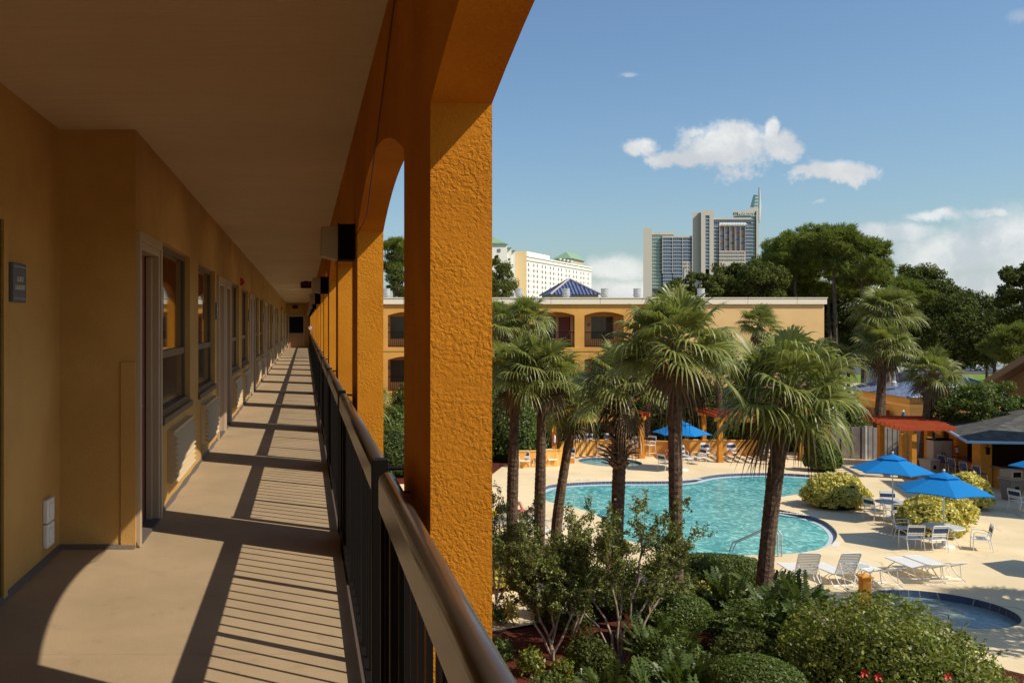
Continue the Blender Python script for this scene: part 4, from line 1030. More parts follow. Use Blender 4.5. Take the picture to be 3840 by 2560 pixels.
for x, y, a, l in [(22.85, 36.75, -80, 'white patio chair facing right, left of the table nearest the round yellow shrub'),
                   (23.0, 35.75, 0, 'white patio chair with its back to the camera at the farther umbrella table'),
                   (24.15, 37.85, 165, 'white patio chair facing the camera behind the farther umbrella table'),
                   (24.45, 36.65, 85, 'white patio chair facing left beside the yellow shrubs at the farther table'),
                   (21.9, 33.6, -115, 'white patio chair angled in front of the yellow shrubs behind the nearer table'),
                   (21.15, 32.0, -4, 'left one of two patio chairs side by side with backs to the camera'),
                   (21.85, 31.85, 4, 'right one of two patio chairs side by side with backs to the camera'),
                   (23.5, 31.9, 62, 'white patio chair at the right of the nearer umbrella table, facing left'),
                   (30.1, 38.6, -80, 'white patio chair alone at the right edge under the third umbrella')]:
    place(ch, stc, x, y, R(a), l, GC)
for px, py, a, l in [(1966, 1755, 170, 'white patio chair with blue strap, leftmost before the low orange wall'), (2067, 1748, 195, 'white patio chair facing the camera between two palm trunks'),
                     (2128, 1740, 120, 'white patio chair half hidden behind the curving palm trunk'), (2655, 1722, 190, 'white patio chair behind the far blue umbrella against the orange wall'),
                     (2752, 1722, 185, 'white patio chair behind hanging palm leaves under the pergola'), (2620, 1740, 100, 'white patio chair facing left beside the far blue umbrella table'),
                     (2556, 1732, 180, 'white patio chair directly behind the far umbrella pole'), (2497, 1765, -70, 'white patio chair mostly hidden by the tall palm trunk'),
                     (3420, 1730, 200, 'white patio chair in the shade by the pergola post'), (3350, 1722, 190, 'white patio chair in shade behind the middle umbrella'),
                     (2885, 1728, 175, 'white patio chair under the far pergola behind the leaning palm')]:
    x, y = G(px, py); place(ch, stc, x, y, R(a), l, GC)
hc = chair(True); sth = [False]
for px, py, a, l in [(2165, 1706, 190, 'high white chair at the spa, left of a pair'), (2215, 1703, 190, 'high white chair at the spa, right of a pair'), (2290, 1702, 175, 'high white chair behind the booted palm trunk'), (2432, 1712, 120, 'high white chair right of the orange post'), (2388, 1716, 150, 'high white chair hidden behind the orange post')]:
    x, y = G(px, py); place(hc, sth, x, y, R(a), l, 'high white chairs around the spa')
def stool():
    t = thing('bar_stool', 'x', 'stool'); W2 = .2
    for sx in (-1, 1):
        for sy in (-1, 1): MB().tube([(sx*.24, sy*.24, 0), (sx*.18, sy*.18, .76)], .014, 6).build('leg', white_m, t)
    MB().tube([(-.22, -.22, .3), (.22, -.22, .3), (.22, .22, .3), (-.22, .22, .3), (-.22, -.22, .3)], .012, 6).build('foot_ring', white_m, t)
    MB().box(-.21, .21, -.2, .2, .76, .80).build('seat', navy_s, t, bevel=.01); MB().box(-.2, .2, -.235, -.205, .86, 1.12).build('backrest', navy_s, t, bevel=.01)
    MB().tube([(-.21, -.19, .78), (-.21, -.24, 1.14), (.21, -.24, 1.14), (.21, -.19, .78)], .013, 6).build('back_frame', white_m, t); return t
st0 = stool(); sts = [False]
for i, (x, y) in enumerate([(32.75, 46.9), (32.4, 45.7), (32.05, 44.4), (31.95, 43.4)]):
    place(st0, sts, x, y, R(-80), 'navy bar stool with white legs, %s from the beige cabinet along the bar' % ORD[i], 'bar stools along the pool bar')
def table(r=.61):
    t = thing('patio_table', 'x', 'table'); mb = MB().cyl(0, 0, .70, .722, r, r, 40); mb.build('top', mat('frosted_table_top', (.50, .50, .46), .3, .5, var=(.62, .61, .57), vscale=3), t)
    mb = MB().tube([(r*math.cos(a), r*math.sin(a), .712) for a in np.linspace(0, 2*math.pi, 41)], .017, 6, cap=False); mb.build('rim', white_m, t)
    for k in range(4):
        a = math.pi/4+k*math.pi/2; c, s = math.cos(a), math.sin(a)
        MB().tube([(c*.42, s*.42, .7), (c*.30, s*.30, .45), (c*.36, s*.36, .28), (c*.50, s*.50, 0)], .014, 6).build('leg', white_m, t)
    MB().tube([(.31*math.cos(a), .31*math.sin(a), .42) for a in np.linspace(0, 2*math.pi, 21)], .01, 5, cap=False).build('brace_ring', white_m, t); return t
t0 = table(); stt = [False]
T1 = (23.55, 36.75); T2 = (22.5, 32.3); T3 = G(2556, 1762); T4 = (30.9, 37.6)
for (x, y), l in ((T1, 'round white table under the middle blue umbrella'), (T2, 'round white table under the nearest blue umbrella'), (T3, 'round white table under the far blue umbrella behind the tall palm'), (T4, 'round table at the right edge of the view')): place(t0, stt, x, y, .3, l, 'round umbrella tables')
ts = table(.30); ts.scale = (1, 1, .75); sts2 = [False]
for (x, y), l in ((G(2250, 1712), 'small white side table right of the high chairs at the spa'), (G(2012, 1750), 'small white side table between the two left chairs'), ((16.75, 27.75), 'small round white side table between two sun loungers'), (G(2520, 1722), 'small side table left of the far umbrella')): place(ts, sts2, x, y, 0, l, 'small white side tables')
def umbrella(r=1.5, zr=1.98, za=2.66, rot=0.):
    t = thing('patio_umbrella', 'x', 'umbrella'); n = 6
    MB().cyl(0, 0, 0, za+.02, .022).build('pole', white_m, t)
    MB().lathe(0, 0, [(.33, 0), (.33, .05), (.28, .085), (.06, .11), (.05, .32), (.03, .34)], 28).build('base', white_m, t, smooth=False)
    mb = MB(); K = 8; J = 6
    for i in range(n):
        for j in range(K):
            u0, u1 = j/K, (j+1)/K
            def P(rad, u):
                a0 = rot+2*math.pi*(i)/n; a1 = rot+2*math.pi*(i+1)/n
                p = Vector((math.cos(a0), math.sin(a0)))*(1-u)+Vector((math.cos(a1), math.sin(a1)))*u
                sag = 4*u*(1-u); z = za+(zr-za)*rad+.03*sag*rad*(1 if rad > .3 else 0)
                return (p.x*r*rad*(1-.03*sag*rad), p.y*r*rad*(1-.03*sag*rad), z)
            for k in range(J):
                ra, rb_ = .22+.78*k/J, .22+.78*(k+1)/J
                mb.quad(P(ra, u0), P(rb_, u0), P(rb_, u1), P(ra, u1))
            a, b = P(1, u0), P(1, u1); mb.quad(a, (a[0]*.995, a[1]*.995, a[2]-.035), (b[0]*.995, b[1]*.995, b[2]-.035), b)
    mb.build('canopy', umb_m, t)
    mb = MB()
    for i in range(n):
        a0 = rot+2*math.pi*i/n; a1 = rot+2*math.pi*(i+1)/n; q = r*.34; am = (a0+a1)/2
        z1 = za+(zr-za)*.30+.035
        mb.quad((0, 0, za+.03), (math.cos(a0)*q, math.sin(a0)*q, z1), (math.cos(am)*q*.88, math.sin(am)*q*.88, z1+.01)); mb.quad((0, 0, za+.03), (math.cos(am)*q*.88, math.sin(am)*q*.88, z1+.01), (math.cos(a1)*q, math.sin(a1)*q, z1))
    mb.build('vent_cap', umb_m, t)
    MB().lathe(0, 0, [(.02, za+.02), (.03, za+.05), (.045, za+.08), (.03, za+.115), (.01, za+.125)], 12).build('finial', white_p, t)
    for i in range(n):
        a0 = rot+2*math.pi*i/n; MB().tube([(math.cos(a0)*.03, math.sin(a0)*.03, za-.07), (math.cos(a0)*r*.97, math.sin(a0)*r*.97, zr-.02)], .009, 5).build('rib', white_m, t)
    return t
u0 = umbrella(1.5, 1.98, 2.62, R(8)); stu = [False]
for (x, y), a, l in ((T1, 12, 'bright blue patio umbrella in the middle, partly behind palm leaves'), (T2, 0, 'bright blue patio umbrella nearest the camera, fully in view'), (T3, 25, 'blue patio umbrella farthest away behind the tall palm'), ((30.55, 37.4), 20, 'blue patio umbrella cut by the right edge of the picture'), ((24.9, 28.2), 10, 'blue patio umbrella just outside the right edge, casting a shadow on the deck')):
    place(u0, stu, x, y, R(a), l, 'open blue patio umbrellas')
for px, py, l in ((3387, 1570, 'folded blue umbrella standing behind the red pergola'), (3572, 1600, 'folded blue umbrella beside the grey bar roof')):
    Y = 56.5 if px < 3500 else 52.5; t = thing('patio_umbrella', l, 'umbrella', (X_(px, Y), Y, 0), group='folded blue umbrellas'); zt = Z_(py-24, Y)
    MB().cyl(0, 0, 0, zt+.1, .03).build('pole', white_m, t); MB().lathe(0, 0, [(.30, zt-1.3), (.24, zt-.9), (.17, zt-.45), (.05, zt)], 9).build('canopy', umb_m, t); MB().lathe(0, 0, [(.03, zt), (.09, zt+.07), (.02, zt+.16)], 10).build('finial', white_p, t)
def lounger(ang, straps=26):
    t = thing('sun_lounger', 'x', 'sun lounger'); W2 = .31; H = .36; r = .0165; L0, L1 = .0, 1.28; BL = .78
    c, s = math.cos(ang), math.sin(ang)
    bp = lambda k, x=0.: (x, -k*BL*c, H+k*BL*s)
    MB().tube([(-W2, 0, H), (-W2, L1, H), (-W2+.04, L1+.03, H), (W2-.04, L1+.03, H), (W2, L1, H), (W2, 0, H)], r, 6).build('bed_frame', white_m, t)
    MB().tube([bp(0, -W2), bp(.96, -W2), bp(1, -W2+.05), bp(1, W2-.05), bp(.96, W2), bp(0, W2)], r, 6).build('back_frame', white_m, t)
    for y, yy in ((.95, 1.2), (.25, .05)):
        MB().tube([(-W2, y-.15, H-.01), (-W2-.02, y, H-.12), (-W2-.02, yy, .03), (-W2, yy, .015), (W2, yy, .015), (W2+.02, yy, .03), (W2+.02, y, H-.12), (W2, y-.15, H-.01)], r, 6).build('leg', white_m, t)
    MB().tube([(-W2, 0, H-.01), (-W2-.02, -.2, .16), (-W2-.01, -.62, .02), (W2+.01, -.62, .02), (W2+.02, -.2, .16), (W2, 0, H-.01)], r, 6).build('head_leg', white_m, t)
    p = bp(.55); MB().tube([(-W2+.03, p[1], p[2]), (-W2+.03, -.45, .1), (W2-.03, -.45, .1), (W2-.03, p[1], p[2])], r*.8, 6).build('back_prop', white_m, t)
    mb = MB()
    for k in range(23):
        y = .03+k*.056; mb.box(-W2, W2, y, y+.047, H+.004, H+.012)
    mb.build('bed_straps', white_m, t)
    mb = MB(); n_ = Vector((0, s, c))*.014
    for k in range(13):
        a = Vector(bp((k+.12)/13.3)); b = Vector(bp((k+.80)/13.3)); x = Vector((W2, 0, 0))
        mb.quad(a-x+n_, a+x+n_, b+x+n_, b-x+n_); mb.quad(a-x+n_*.4, b-x+n_*.4, b+x+n_*.4, a+x+n_*.4)
    mb.build('back_straps', white_m, t); return t
lo_hi = lounger(R(66)); lo_lo = lounger(R(22)); s1 = [False]; s2 = [False]; GL = 'white strapped sun loungers by the pools'
place(lo_hi, s1, 14.98, 27.45, R(-6), 'white sun lounger with upright back, leftmost of the near row beside the palm trunk', GL)
place(lo_hi, s1, 16.15, 27.45, R(6), 'white sun lounger with upright back, second from the left in the near row', GL)
place(lo_lo, s2, 17.35, 27.75, R(8), 'white sun lounger with low back behind the orange post', GL)
place(lo_lo, s2, 18.95, 28.15, R(1), 'white sun lounger with low back, left of the pair near the wading pool', GL)
place(lo_lo, s2, 19.68, 28.35, R(2), 'white sun lounger with low back, rightmost of the near row', GL)
for px, py, a, l, hi in ((1880, 1965, 20, 'white sun lounger with raised back behind the first palm trunk', 1), (1962, 1935, 14, 'white sun lounger beside the first palm, person lying on it', 0), (2000, 1960, 10, 'white sun lounger between the first and second palm trunks', 0),
                         (2052, 1952, 60, 'white sun lounger lying flat behind the second palm trunk', 0), (2058, 1990, 62, 'white sun lounger nearest the mulch bed between palm trunks', 0)):
    x, y = G(px, py, .36); place(lo_hi if hi else lo_lo, s1 if hi else s2, x, y, R(a), l, GL)
# yellow towel on a lounger
x, y = G(1864, 1935, .4); MB().tube([(x-.25, y, .45), (x-.1, y+.05, .52), (x+.1, y+.04, .5), (x+.25, y, .44)], [.1, .15, .15, .08], 8).build('rolled_towel', mat('yellow_towel', (.75, .55, .04), .9, .1), smooth=True)
tag(bpy.data.objects['rolled_towel'], 'yellow rolled towel on the sun lounger behind the first palm', 'towel')
# person sunbathing, mostly behind the first palm trunk
def person(x, y, z, rz):
    t = thing('person', 'person sunbathing on their back on a lounger with one foot showing past the palm trunk', 'person', (x, y, z), rz)
    J = {'pel': (0, .0, .11), 'bel': (0, -.16, .12), 'chest': (0, -.38, .20), 'neck': (0, -.54, .28), 'head': (0, -.66, .35), 'top': (0, -.75, .40)}
    vs = list(J.values()); ed = [(0, 1), (1, 2), (2, 3), (3, 4), (4, 5)]; rad = [(.15, .11), (.14, .10), (.16, .11), (.055, .055), (.085, .095), (.05, .05)]
    def chain(root, pts, rr):
        p = root
        for q, r_ in zip(pts, rr): vs.append(q); rad.append((r_, r_)); ed.append((p, len(vs)-1)); p = len(vs)-1
    for s_ in (-1, 1):
        chain(2, [(s_*.19, -.44, .21), (s_*.27, -.22, .12), (s_*.25, .02, .08), (s_*.24, .12, .07)], [.055, .042, .03, .025])
        k = .33 if s_ > 0 else .12
        chain(0, [(s_*.10, .06, .11), (s_*.12, .44, .10+k), (s_*.12, .82 if s_ > 0 else .88, .09+(.05 if s_ > 0 else 0)), (s_*.13, .88 if s_ > 0 else .95, .13), (s_*.13, .98 if s_ > 0 else .98, .20)], [.09, .062, .042, .035, .022])
    me = bpy.data.meshes.new('body'); me.from_pydata(vs, ed, []); o = link(bpy.data.objects.new('body', me)); o.parent = t
    m = o.modifiers.new('skin', 'SKIN'); sv = me.skin_vertices[0].data
    for i, r_ in enumerate(rad): sv[i].radius = r_
    sv[0].use_root = True; o.modifiers.new('sub', 'SUBSURF').levels = 1; o.modifiers['sub'].render_levels = 2
    me.materials.append(skin_m)
    MB().lathe(0, 0, [(.02, 0), (.10, .02), (.105, .08), (.07, .13), (.01, .14)], 12).build('hair', mat('brown_hair', (.05, .03, .02), .7, .2), t, smooth=True).location = (0, -.73, .33)
    MB().tube([(-.13, .03, .12), (0, .02, .13), (.13, .03, .12)], [.10, .115, .10], 10).build('swim_trunks', mat('red_trunks', (.5, .05, .04), .8, .1), t, smooth=True)
x, y = G(1962, 1935, .36); person(x, y+.15, .37, R(14))
# beige cabinet, bins, bar cooler
t = thing('storage_cabinet', 'tall beige plastic cabinet with black handles before the white fence', 'cabinet', (33.1, 47.6, 0))
cab = mat('beige_plastic', (.50, .43, .35), .5, .3)
MB().box(-.5, .5, 0, .5, .05, 1.80).build('body', cab, t, bevel=.015); MB().box(-.52, .52, -.03, .52, 1.803, 1.88).build('top', black_m, t, bevel=.01)
for s_ in (-1, 1):
    o = MB().box(*(sorted((s_*.01, s_*.48))), -.03, -.002, .55, 1.76).build('door', cab, t, bevel=.008); MB().tube([(s_*.06, -.035, .75), (s_*.07, -.075, .85), (s_*.07, -.075, 1.1), (s_*.06, -.035, 1.2)], .016, 6).build('handle', black_m, o)
MB().box(-.48, .48, -.03, -.002, .10, .50).build('drawer', cab, t, bevel=.008)
def bin_(x, y, rz, l, dark=False):
    t = thing('trash_bin', l, 'trash bin', (x, y, 0), rz, group='beige trash bins by the bar')
    m_ = cab if not dark else mat('grey_plastic', (.20, .18, .16), .5, .3)
    mb = MB(); a, b = .24, .32
    mb.v = [(-a, -a, 0), (a, -a, 0), (a, a, 0), (-a, a, 0), (-b, -b, .86), (b, -b, .86), (b, b, .86), (-b, b, .86)]; mb.f = [(0, 3, 2, 1), (0, 1, 5, 4), (1, 2, 6, 5), (2, 3, 7, 6), (3, 0, 4, 7), (4, 5, 6, 7)]
    mb.build('body', m_, t, bevel=.01); MB().box(-.35, .35, -.35, .35, .865, .93).build('rim', m_, t, bevel=.015); MB().box(-.1, .1, -.30, -.28, .45, .68).build('sticker', black_m, t)
    return t
bin_(32.0, 47.0, .3, 'beige square trash bin left of the cabinet'); bin_(33.75, 46.4, -.3, 'beige square trash bin right of the cabinet beside the bar stools')
t = bin_(31.5, 40.9, .1, 'dark lidded trash bin with black opening at the front of the bar', True)
MB().box(-.36, .36, -.36, .36, .935, 1.0).box(-.3, .3, -.3, .3, 1.0, 1.35).build('hood', mat('tan_hood', (.35, .28, .20), .5, .3), t, bevel=.02); MB().box(-.18, .18, -.31, -.3, 1.06, 1.28).build('opening', black_m, t)
t = thing('fire_box', 'small red box on the orange column of the bar', 'fire box', (33.55, 47.28, 1.15)); MB().box(-.12, .12, -.08, 0, 0, .42).build('case', red_m, t, bevel=.01); MB().box(-.08, .08, -.085, -.081, .08, .34).build('label_plate', white_p, t)
# orange shower post
x, y = G(3243, 2300)
t = thing('shower_post', 'square orange wooden post with hose bib beside the wading pool', 'post', (x, y, 0))
MB().box(-.11, .11, -.11, .11, 0, 1.0).box(-.118, -.112, -.06, .06, 0, .98).build('shaft', wood_o, t, bevel=.006); MB().box(-.16, .16, -.16, .16, 1.002, 1.03).build('cap', wood_o, t)
mb = MB(); mb.quad((-.16, -.16, 1.031), (.16, -.16, 1.031), (0, 0, 1.10)).quad((.16, -.16, 1.031), (.16, .16, 1.031), (0, 0, 1.10)).quad((.16, .16, 1.031), (-.16, .16, 1.031), (0, 0, 1.10)).quad((-.16, .16, 1.031), (-.16, -.16, 1.031), (0, 0, 1.10)); mb.build('cap_top', wood_o, t)
MB().tube([(.11, 0, .86), (.2, -.02, .82), (.24, -.03, .76), (.25, -.03, .7)], .018, 6).tube([(.2, -.02, .82), (.2, -.02, .88)], .012, 6).build('faucet', grey_l, t); MB().tube([(.17, -.02, .8), (.17, -.02, .1)], .006, 5).build('water_line', white_p, t)
# fire extinguisher on the orange post by the spa
x, y = G(2080, 1740); t = thing('extinguisher_box', 'red framed fire extinguisher case on an orange post between the palms', 'extinguisher', (X_(2079, 51.0), 51.0, 1.2))
mb = MB().box(-.15, -.12, -.05, .02, 0, .62).box(.12, .15, -.05, .02, 0, .62).box(-.12, .12, -.05, .02, 0, .03).box(-.12, .12, -.05, .02, .59, .62); mb.build('frame', red_m, t); MB().lathe(0, -.02, [(.05, .05), (.07, .08), (.07, .38), (.03, .45), (.02, .52)], 10).build('cylinder', white_p, t); MB().box(-.12, .12, .021, .2, -1.2, 1.1).build('post', wood_o, t)
# stake in the mulch
x, y = G(2180, 2560); t = thing('garden_stake', 'thin pale stake standing in the red mulch', 'stake', (X_(2181, 19.6), 19.6, .05)); MB().tube([(0, 0, 0), (-.01, 0, .42)], .014, 6).build('rod', white_p, t); MB().cyl(-.01, 0, .42, .44, .02).build('tip', white_p, t)
# ================================================================== plants
def rand_dirs(n):
    return unit(rng.normal(0, 1, (n, 3)))
def palm(base, top, R_, label, nf=34, boots=0, tr=.17, dead=5, droop=1.0, seed=0, group='sabal palms around the pool'):
    global rng; rng = np.random.default_rng(100+seed)
    base = np.array(base, float); top = np.array(top, float)
    t = thing('palm_tree', label, 'palm tree', tuple(base), group=group)
    top = top-base; H = top[2]; K = 18
    lean = np.array([top[0], top[1], 0])
    ctr = [np.array([lean[0]*(s**1.4), lean[1]*(s**1.4), H*s]) for s in np.linspace(0, 1, K)]
    rad = [tr*(1.18-.25*s+.06*math.sin(s*9+seed)) for s in np.linspace(0, 1, K)]
    pts = []; rr = []
    nr = int(H/.075)
    for i in range(nr+1):
        s = i/nr*(K-1); k = min(int(s), K-2); f = s-k
        pts.append(tuple(ctr[k]*(1-f)+ctr[k+1]*f)); rr.append((rad[k]*(1-f)+rad[k+1]*f)*(1+.05*(i % 2)+rng.uniform(-.02, .02)))
    MB().tube(pts, rr, 12).build('trunk', bark_m, t)
    if boots:
        mb = MB(); hb = boots
        for i in range(int(64*hb/1.4)):
            z = H-hb+hb*rng.random()**.9; a = i*2.4; s = z/H; c0 = np.array([lean[0]*s**1.4, lean[1]*s**1.4, z]); o = np.array([math.cos(a), math.sin(a), 0]); sd = np.array([-math.sin(a), math.cos(a), 0])
            l = rng.uniform(.30, .58)*(tr/.17)**.5; up = rng.uniform(.2, 1.1); wd = rng.uniform(.055, .10)
            p0 = c0+o*tr*.85; p1 = p0+o*l*.45+np.array([0, 0, l*up*.6]); p2 = p1+o*l*.5+np.array([0, 0, l*up*.2])+sd*rng.uniform(-.12, .12)
            for q0, q1, w0_, w1_ in ((p0, p1, wd, wd*.75), (p1, p2, wd*.75, wd*.5)):
                n_ = np.array([0, 0, .022])+o*-.01
                i0 = len(mb.v); mb.v += [tuple(v_) for v_ in (q0-sd*w0_, q0+sd*w0_, q1+sd*w1_, q1-sd*w1_, q0-sd*w0_+n_, q0+sd*w0_+n_, q1+sd*w1_+n_, q1-sd*w1_+n_)]
                for fc in ((0, 3, 2, 1), (4, 5, 6, 7), (0, 1, 5, 4), (1, 2, 6, 5), (2, 3, 7, 6), (3, 0, 4, 7)): mb.f.append(tuple(i0+q for q in fc))
        mb.build('boots', boot_m, t)
    P = []; Wd = []; PD = []; WD = []; pet = MB()
    for i in range(nf+dead):
        isd = i >= nf
        az = i*2.39996+rng.uniform(-.3, .3)
        el = (1-(i/nf)**.85*1.42)*R(82)+rng.uniform(-.12, .12) if not isd else R(rng.uniform(-75, -50))
        d_ = np.array([math.cos(az)*math.cos(el), math.sin(az)*math.cos(el), math.sin(el)])
        pl = R_*rng.uniform(.36, .56); bl = R_*rng.uniform(.50, .64); fd = rng.uniform(.55, 1.35)
        hub = top+np.array([0, 0, .05])+d_*pl; hub[2] -= pl*.10*droop
        mid = top+d_*pl*.5; mid[2] += pl*.05
        pet.tube([tuple(top), tuple(mid), tuple(hub)], [.022, .016, .012], 4)
        up = np.array([0, 0, 1.]); s_ = np.cross(d_, up); s_ /= max(np.linalg.norm(s_), 1e-6); nrm = np.cross(s_, d_)
        roll = rng.uniform(-.5, .5); s2_ = s_*math.cos(roll)+nrm*math.sin(roll); nrm = np.cross(s2_, d_)
        nb = 28
        for j in range(nb):
            a = R(-128+256*j/(nb-1)); ll = bl*(1-.34*abs(a/R(128))**2)*rng.uniform(.86, 1.08)
            b = d_*math.cos(a)+s2_*math.sin(a)+nrm*.12*abs(math.sin(a)); b /= np.linalg.norm(b)
            K2 = 6; q = []; ww = []
            ss = np.cross(b, nrm); ss /= max(np.linalg.norm(ss), 1e-6); dr = droop*fd*rng.uniform(.6, 1.15)*(1.6 if isd else 1.)
            twist = rng.uniform(-.5, .5)
            for k in range(K2):
                s = k/(K2-1); p = hub+b*ll*s*(1-.22*dr*s*s); p = p+np.array([0, 0, -1.])*ll*dr*.52*max(0, s-.38)**1.6*1.9
                q.append(p); wv_ = (ss*math.cos(twist)+nrm*math.sin(twist)*(-1)**j)*(R_*.0175)*((.35+1.5*s) if s < .4 else (1-(s-.4)/.6)*.95+.03)
                ww.append(wv_)
            (PD if isd else P).append(q); (WD if isd else Wd).append(ww)
    pet.build('petioles', palm_l, t); strips('crown', P, Wd, palm_l, t)
    if dead: strips('dead_fronds', PD, WD, palm_d, t)
    return t
def pm(bx, by, Yb, tx_, ty_, R_, label, **k):
    """palm from its base pixel, distance and the pixel of its crown heart"""
    b = (X_(bx, Yb), Yb, 0); return palm(b, (X_(tx_, Yb), Yb+k.pop('dy', 0), Z_(ty_, Yb)), R_, label, **k)
pm(2535, 0, 22.8, 2530, 1290, 1.95, 'tallest palm with straight dark trunk in front of the pool centre', boots=1.3, tr=.155, seed=1, dead=3, nf=40)
pm(2862, 0, 25.2, 2950, 1475, 2.45, 'leaning palm with thick trunk and the biggest crown, right of centre', boots=1.0, tr=.185, seed=2, nf=46, dead=3)
pm(2310, 0, 27.6, 2335, 1440, 1.85, 'palm whose whole upper trunk is wrapped in shaggy old leaf bases', boots=2.6, tr=.17, seed=3, nf=36, dead=3)
pm(1918, 0, 31.1, 1935, 1400, 1.7, 'leftmost slim palm next to the near orange pier', tr=.165, seed=4, nf=27, dead=2)
pm(2022, 0, 30.8, 2036, 1390, 1.75, 'second palm from the left with broken leaf bases below the crown', boots=1.4, tr=.16, seed=5, nf=36, dead=2)
pm(2082, 0, 32.3, 2160, 1520, 1.6, 'palm with curving trunk, third from the left', boots=.5, tr=.155, seed=6, nf=26)
pm(1980, 0, 56.5, 1975, 1195, 2.1, 'palm with upright fan leaves standing behind the left group', tr=.17, seed=7)
pm(1866, 0, 56, 1865, 1210, 2.0, 'palm partly hidden by the near orange pier, behind the left group', tr=.17, seed=8)
pm(2425, 0, 56.5, 2440, 1350, 1.9, 'palm behind the shaggy palm in front of the far arches', tr=.17, seed=9)
pm(2700, 0, 56.5, 2690, 1320, 1.9, 'palm between the tallest palm and the leaning palm, further back', tr=.17, seed=10)
pm(2860, 0, 53, 2849, 1215, 1.55, 'small distant palm in front of the blank peach wall', tr=.15, seed=11)
pm(3300, 0, 55, 3323, 1165, 2.25, 'tall full palm left of the dark oaks, upper of the pair', boots=.8, tr=.2, seed=12, nf=44, dead=7)
pm(3285, 0, 53.5, 3320, 1300, 2.15, 'lower palm of the pair in front of the blue tiled pavilion', boots=1.4, tr=.2, seed=13, nf=38)
pm(3460, 0, 50, 3495, 1400, 1.85, 'small palm with short drooping fans beside the pavilion', boots=.5, tr=.19, seed=14, nf=30)
pm(3125, 0, 56.5, 3110, 1350, 1.8, 'palm behind the crown of the leaning palm', tr=.16, seed=15)
palm((24.2, 23.6, 0), (24.0, 23.8, 4.6), 1.9, 'palm outside the right edge casting fan shaped shadows', seed=16, dead=3)
palm((2.6, 41.5, 0), (2.6, 41.5, 4.4), 1.6, 'palm by the motel wing hidden behind the orange piers', seed=17, dead=2)

def clumps(c, rad, n, frac=.34, flat=1.):
    """clump centres spread through an ellipsoid, denser near its surface"""
    d_ = rand_dirs(n); r_ = rng.uniform(.35, .86, (n, 1))**.6
    return np.array(c)+d_*r_*np.array(rad), rng.uniform(.7, 1.2, n)*frac*min(rad)
def crown_leaves(cs, rs, per, L, Wd, squash=.8):
    P = []; Nn = []
    for c, r in zip(cs, rs):
        d_ = rand_dirs(per); k = rng.uniform(.55, 1.06, (per, 1))
        q = d_*k*r; q[:, 2] *= squash; P.append(c+q); Nn.append(d_+np.array([0, 0, .5]))
    P = np.concatenate(P); Nn = np.concatenate(Nn)
    return leaves(P, Nn, L, Wd)
def tree(name, label, cat, x, y, zc, rad, m, ncl=34, per=170, L=.3, Wd=.17, z0=-.35, trunk=.18, bark=None, frac=.34, seed=0, group=None, core=True, lobes=None):
    global rng; rng = np.random.default_rng(500+seed)
    t = thing(name, label, cat, (x, y, z0), group=group); zc -= z0
    cs, rs = clumps((0, 0, zc), rad, ncl, frac)
    if lobes:
        for (lx, ly, lz, lr, ln) in lobes:
            c2, r2 = clumps((lx, ly, zc+lz), (lr, lr, lr*.75), ln, frac*1.1); cs = np.concatenate([cs, c2]); rs = np.concatenate([rs, r2])
    npmesh('crown', crown_leaves(cs, rs, per, L, Wd), 4, m, t)
    mb = MB().tube([(0, 0, 0), (.05, 0, zc*.4), (-.05, .05, zc-.2*rad[2]), (0, 0, zc+.3*rad[2])], [trunk, trunk*.8, trunk*.6, trunk*.25], 9)
    for k in range(7):
        c = cs[k*len(cs)//7]; h = zc-rad[2]*rng.uniform(.3, .8); mb.tube([(0, 0, h), tuple(np.array([0, 0, h])*.5+c*.5+np.array([0, 0, -.1])), tuple(c)], [trunk*.45, trunk*.3, trunk*.1], 6)
    mb.build('trunk', bark or bark2, t)
    return t
def pine(label, x, y, zc, rad, ncl=26, seed=0, tufts=22, z0=-.35):
    global rng; rng = np.random.default_rng(900+seed)
    t = thing('pine_tree', label, 'pine tree', (x, y, z0), group='tall pines behind the far wing'); zc -= z0
    cs, rs = clumps((0, 0, zc), rad, ncl, .30); V = []
    tp = []
    for c, r in zip(cs, rs):
        d_ = rand_dirs(tufts); tp.append(c+d_*np.array([1, 1, .6])*r*rng.uniform(.5, 1.1, (tufts, 1)))
    tp = np.concatenate(tp); n = len(tp); NN = 26
    dr = unit(rng.normal(0, 1, (n, NN, 3))+np.array([0, 0, .9])); l = rng.uniform(.28, .50, (n, NN, 1)); a = tp[:, None, :]; b = a+dr*l
    s_ = unit(np.cross(dr, rng.normal(0, 1, (n, NN, 3))))*.022
    V = np.stack([a-s_, a+s_, b+s_*.5, b-s_*.5], axis=2).reshape(-1, 4, 3)
    npmesh('crown', V, 4, pine_l, t)
    mb = MB().tube([(0, 0, 0), (.12, 0, zc*.45), (-.06, .05, zc*.8), (0, 0, zc+.5*rad[2])], [.24, .19, .13, .05], 9)
    for k in range(12):
        c = cs[k*len(cs)//12]; h = min(zc-rad[2]*rng.uniform(.0, .9), c[2]-.1); mb.tube([(0, 0, h), (c[0]*.6, c[1]*.6, h*.4+c[2]*.6-.2), tuple(c)], [.07, .05, .02], 5)
    mb.build('trunk', bark2, t); return t
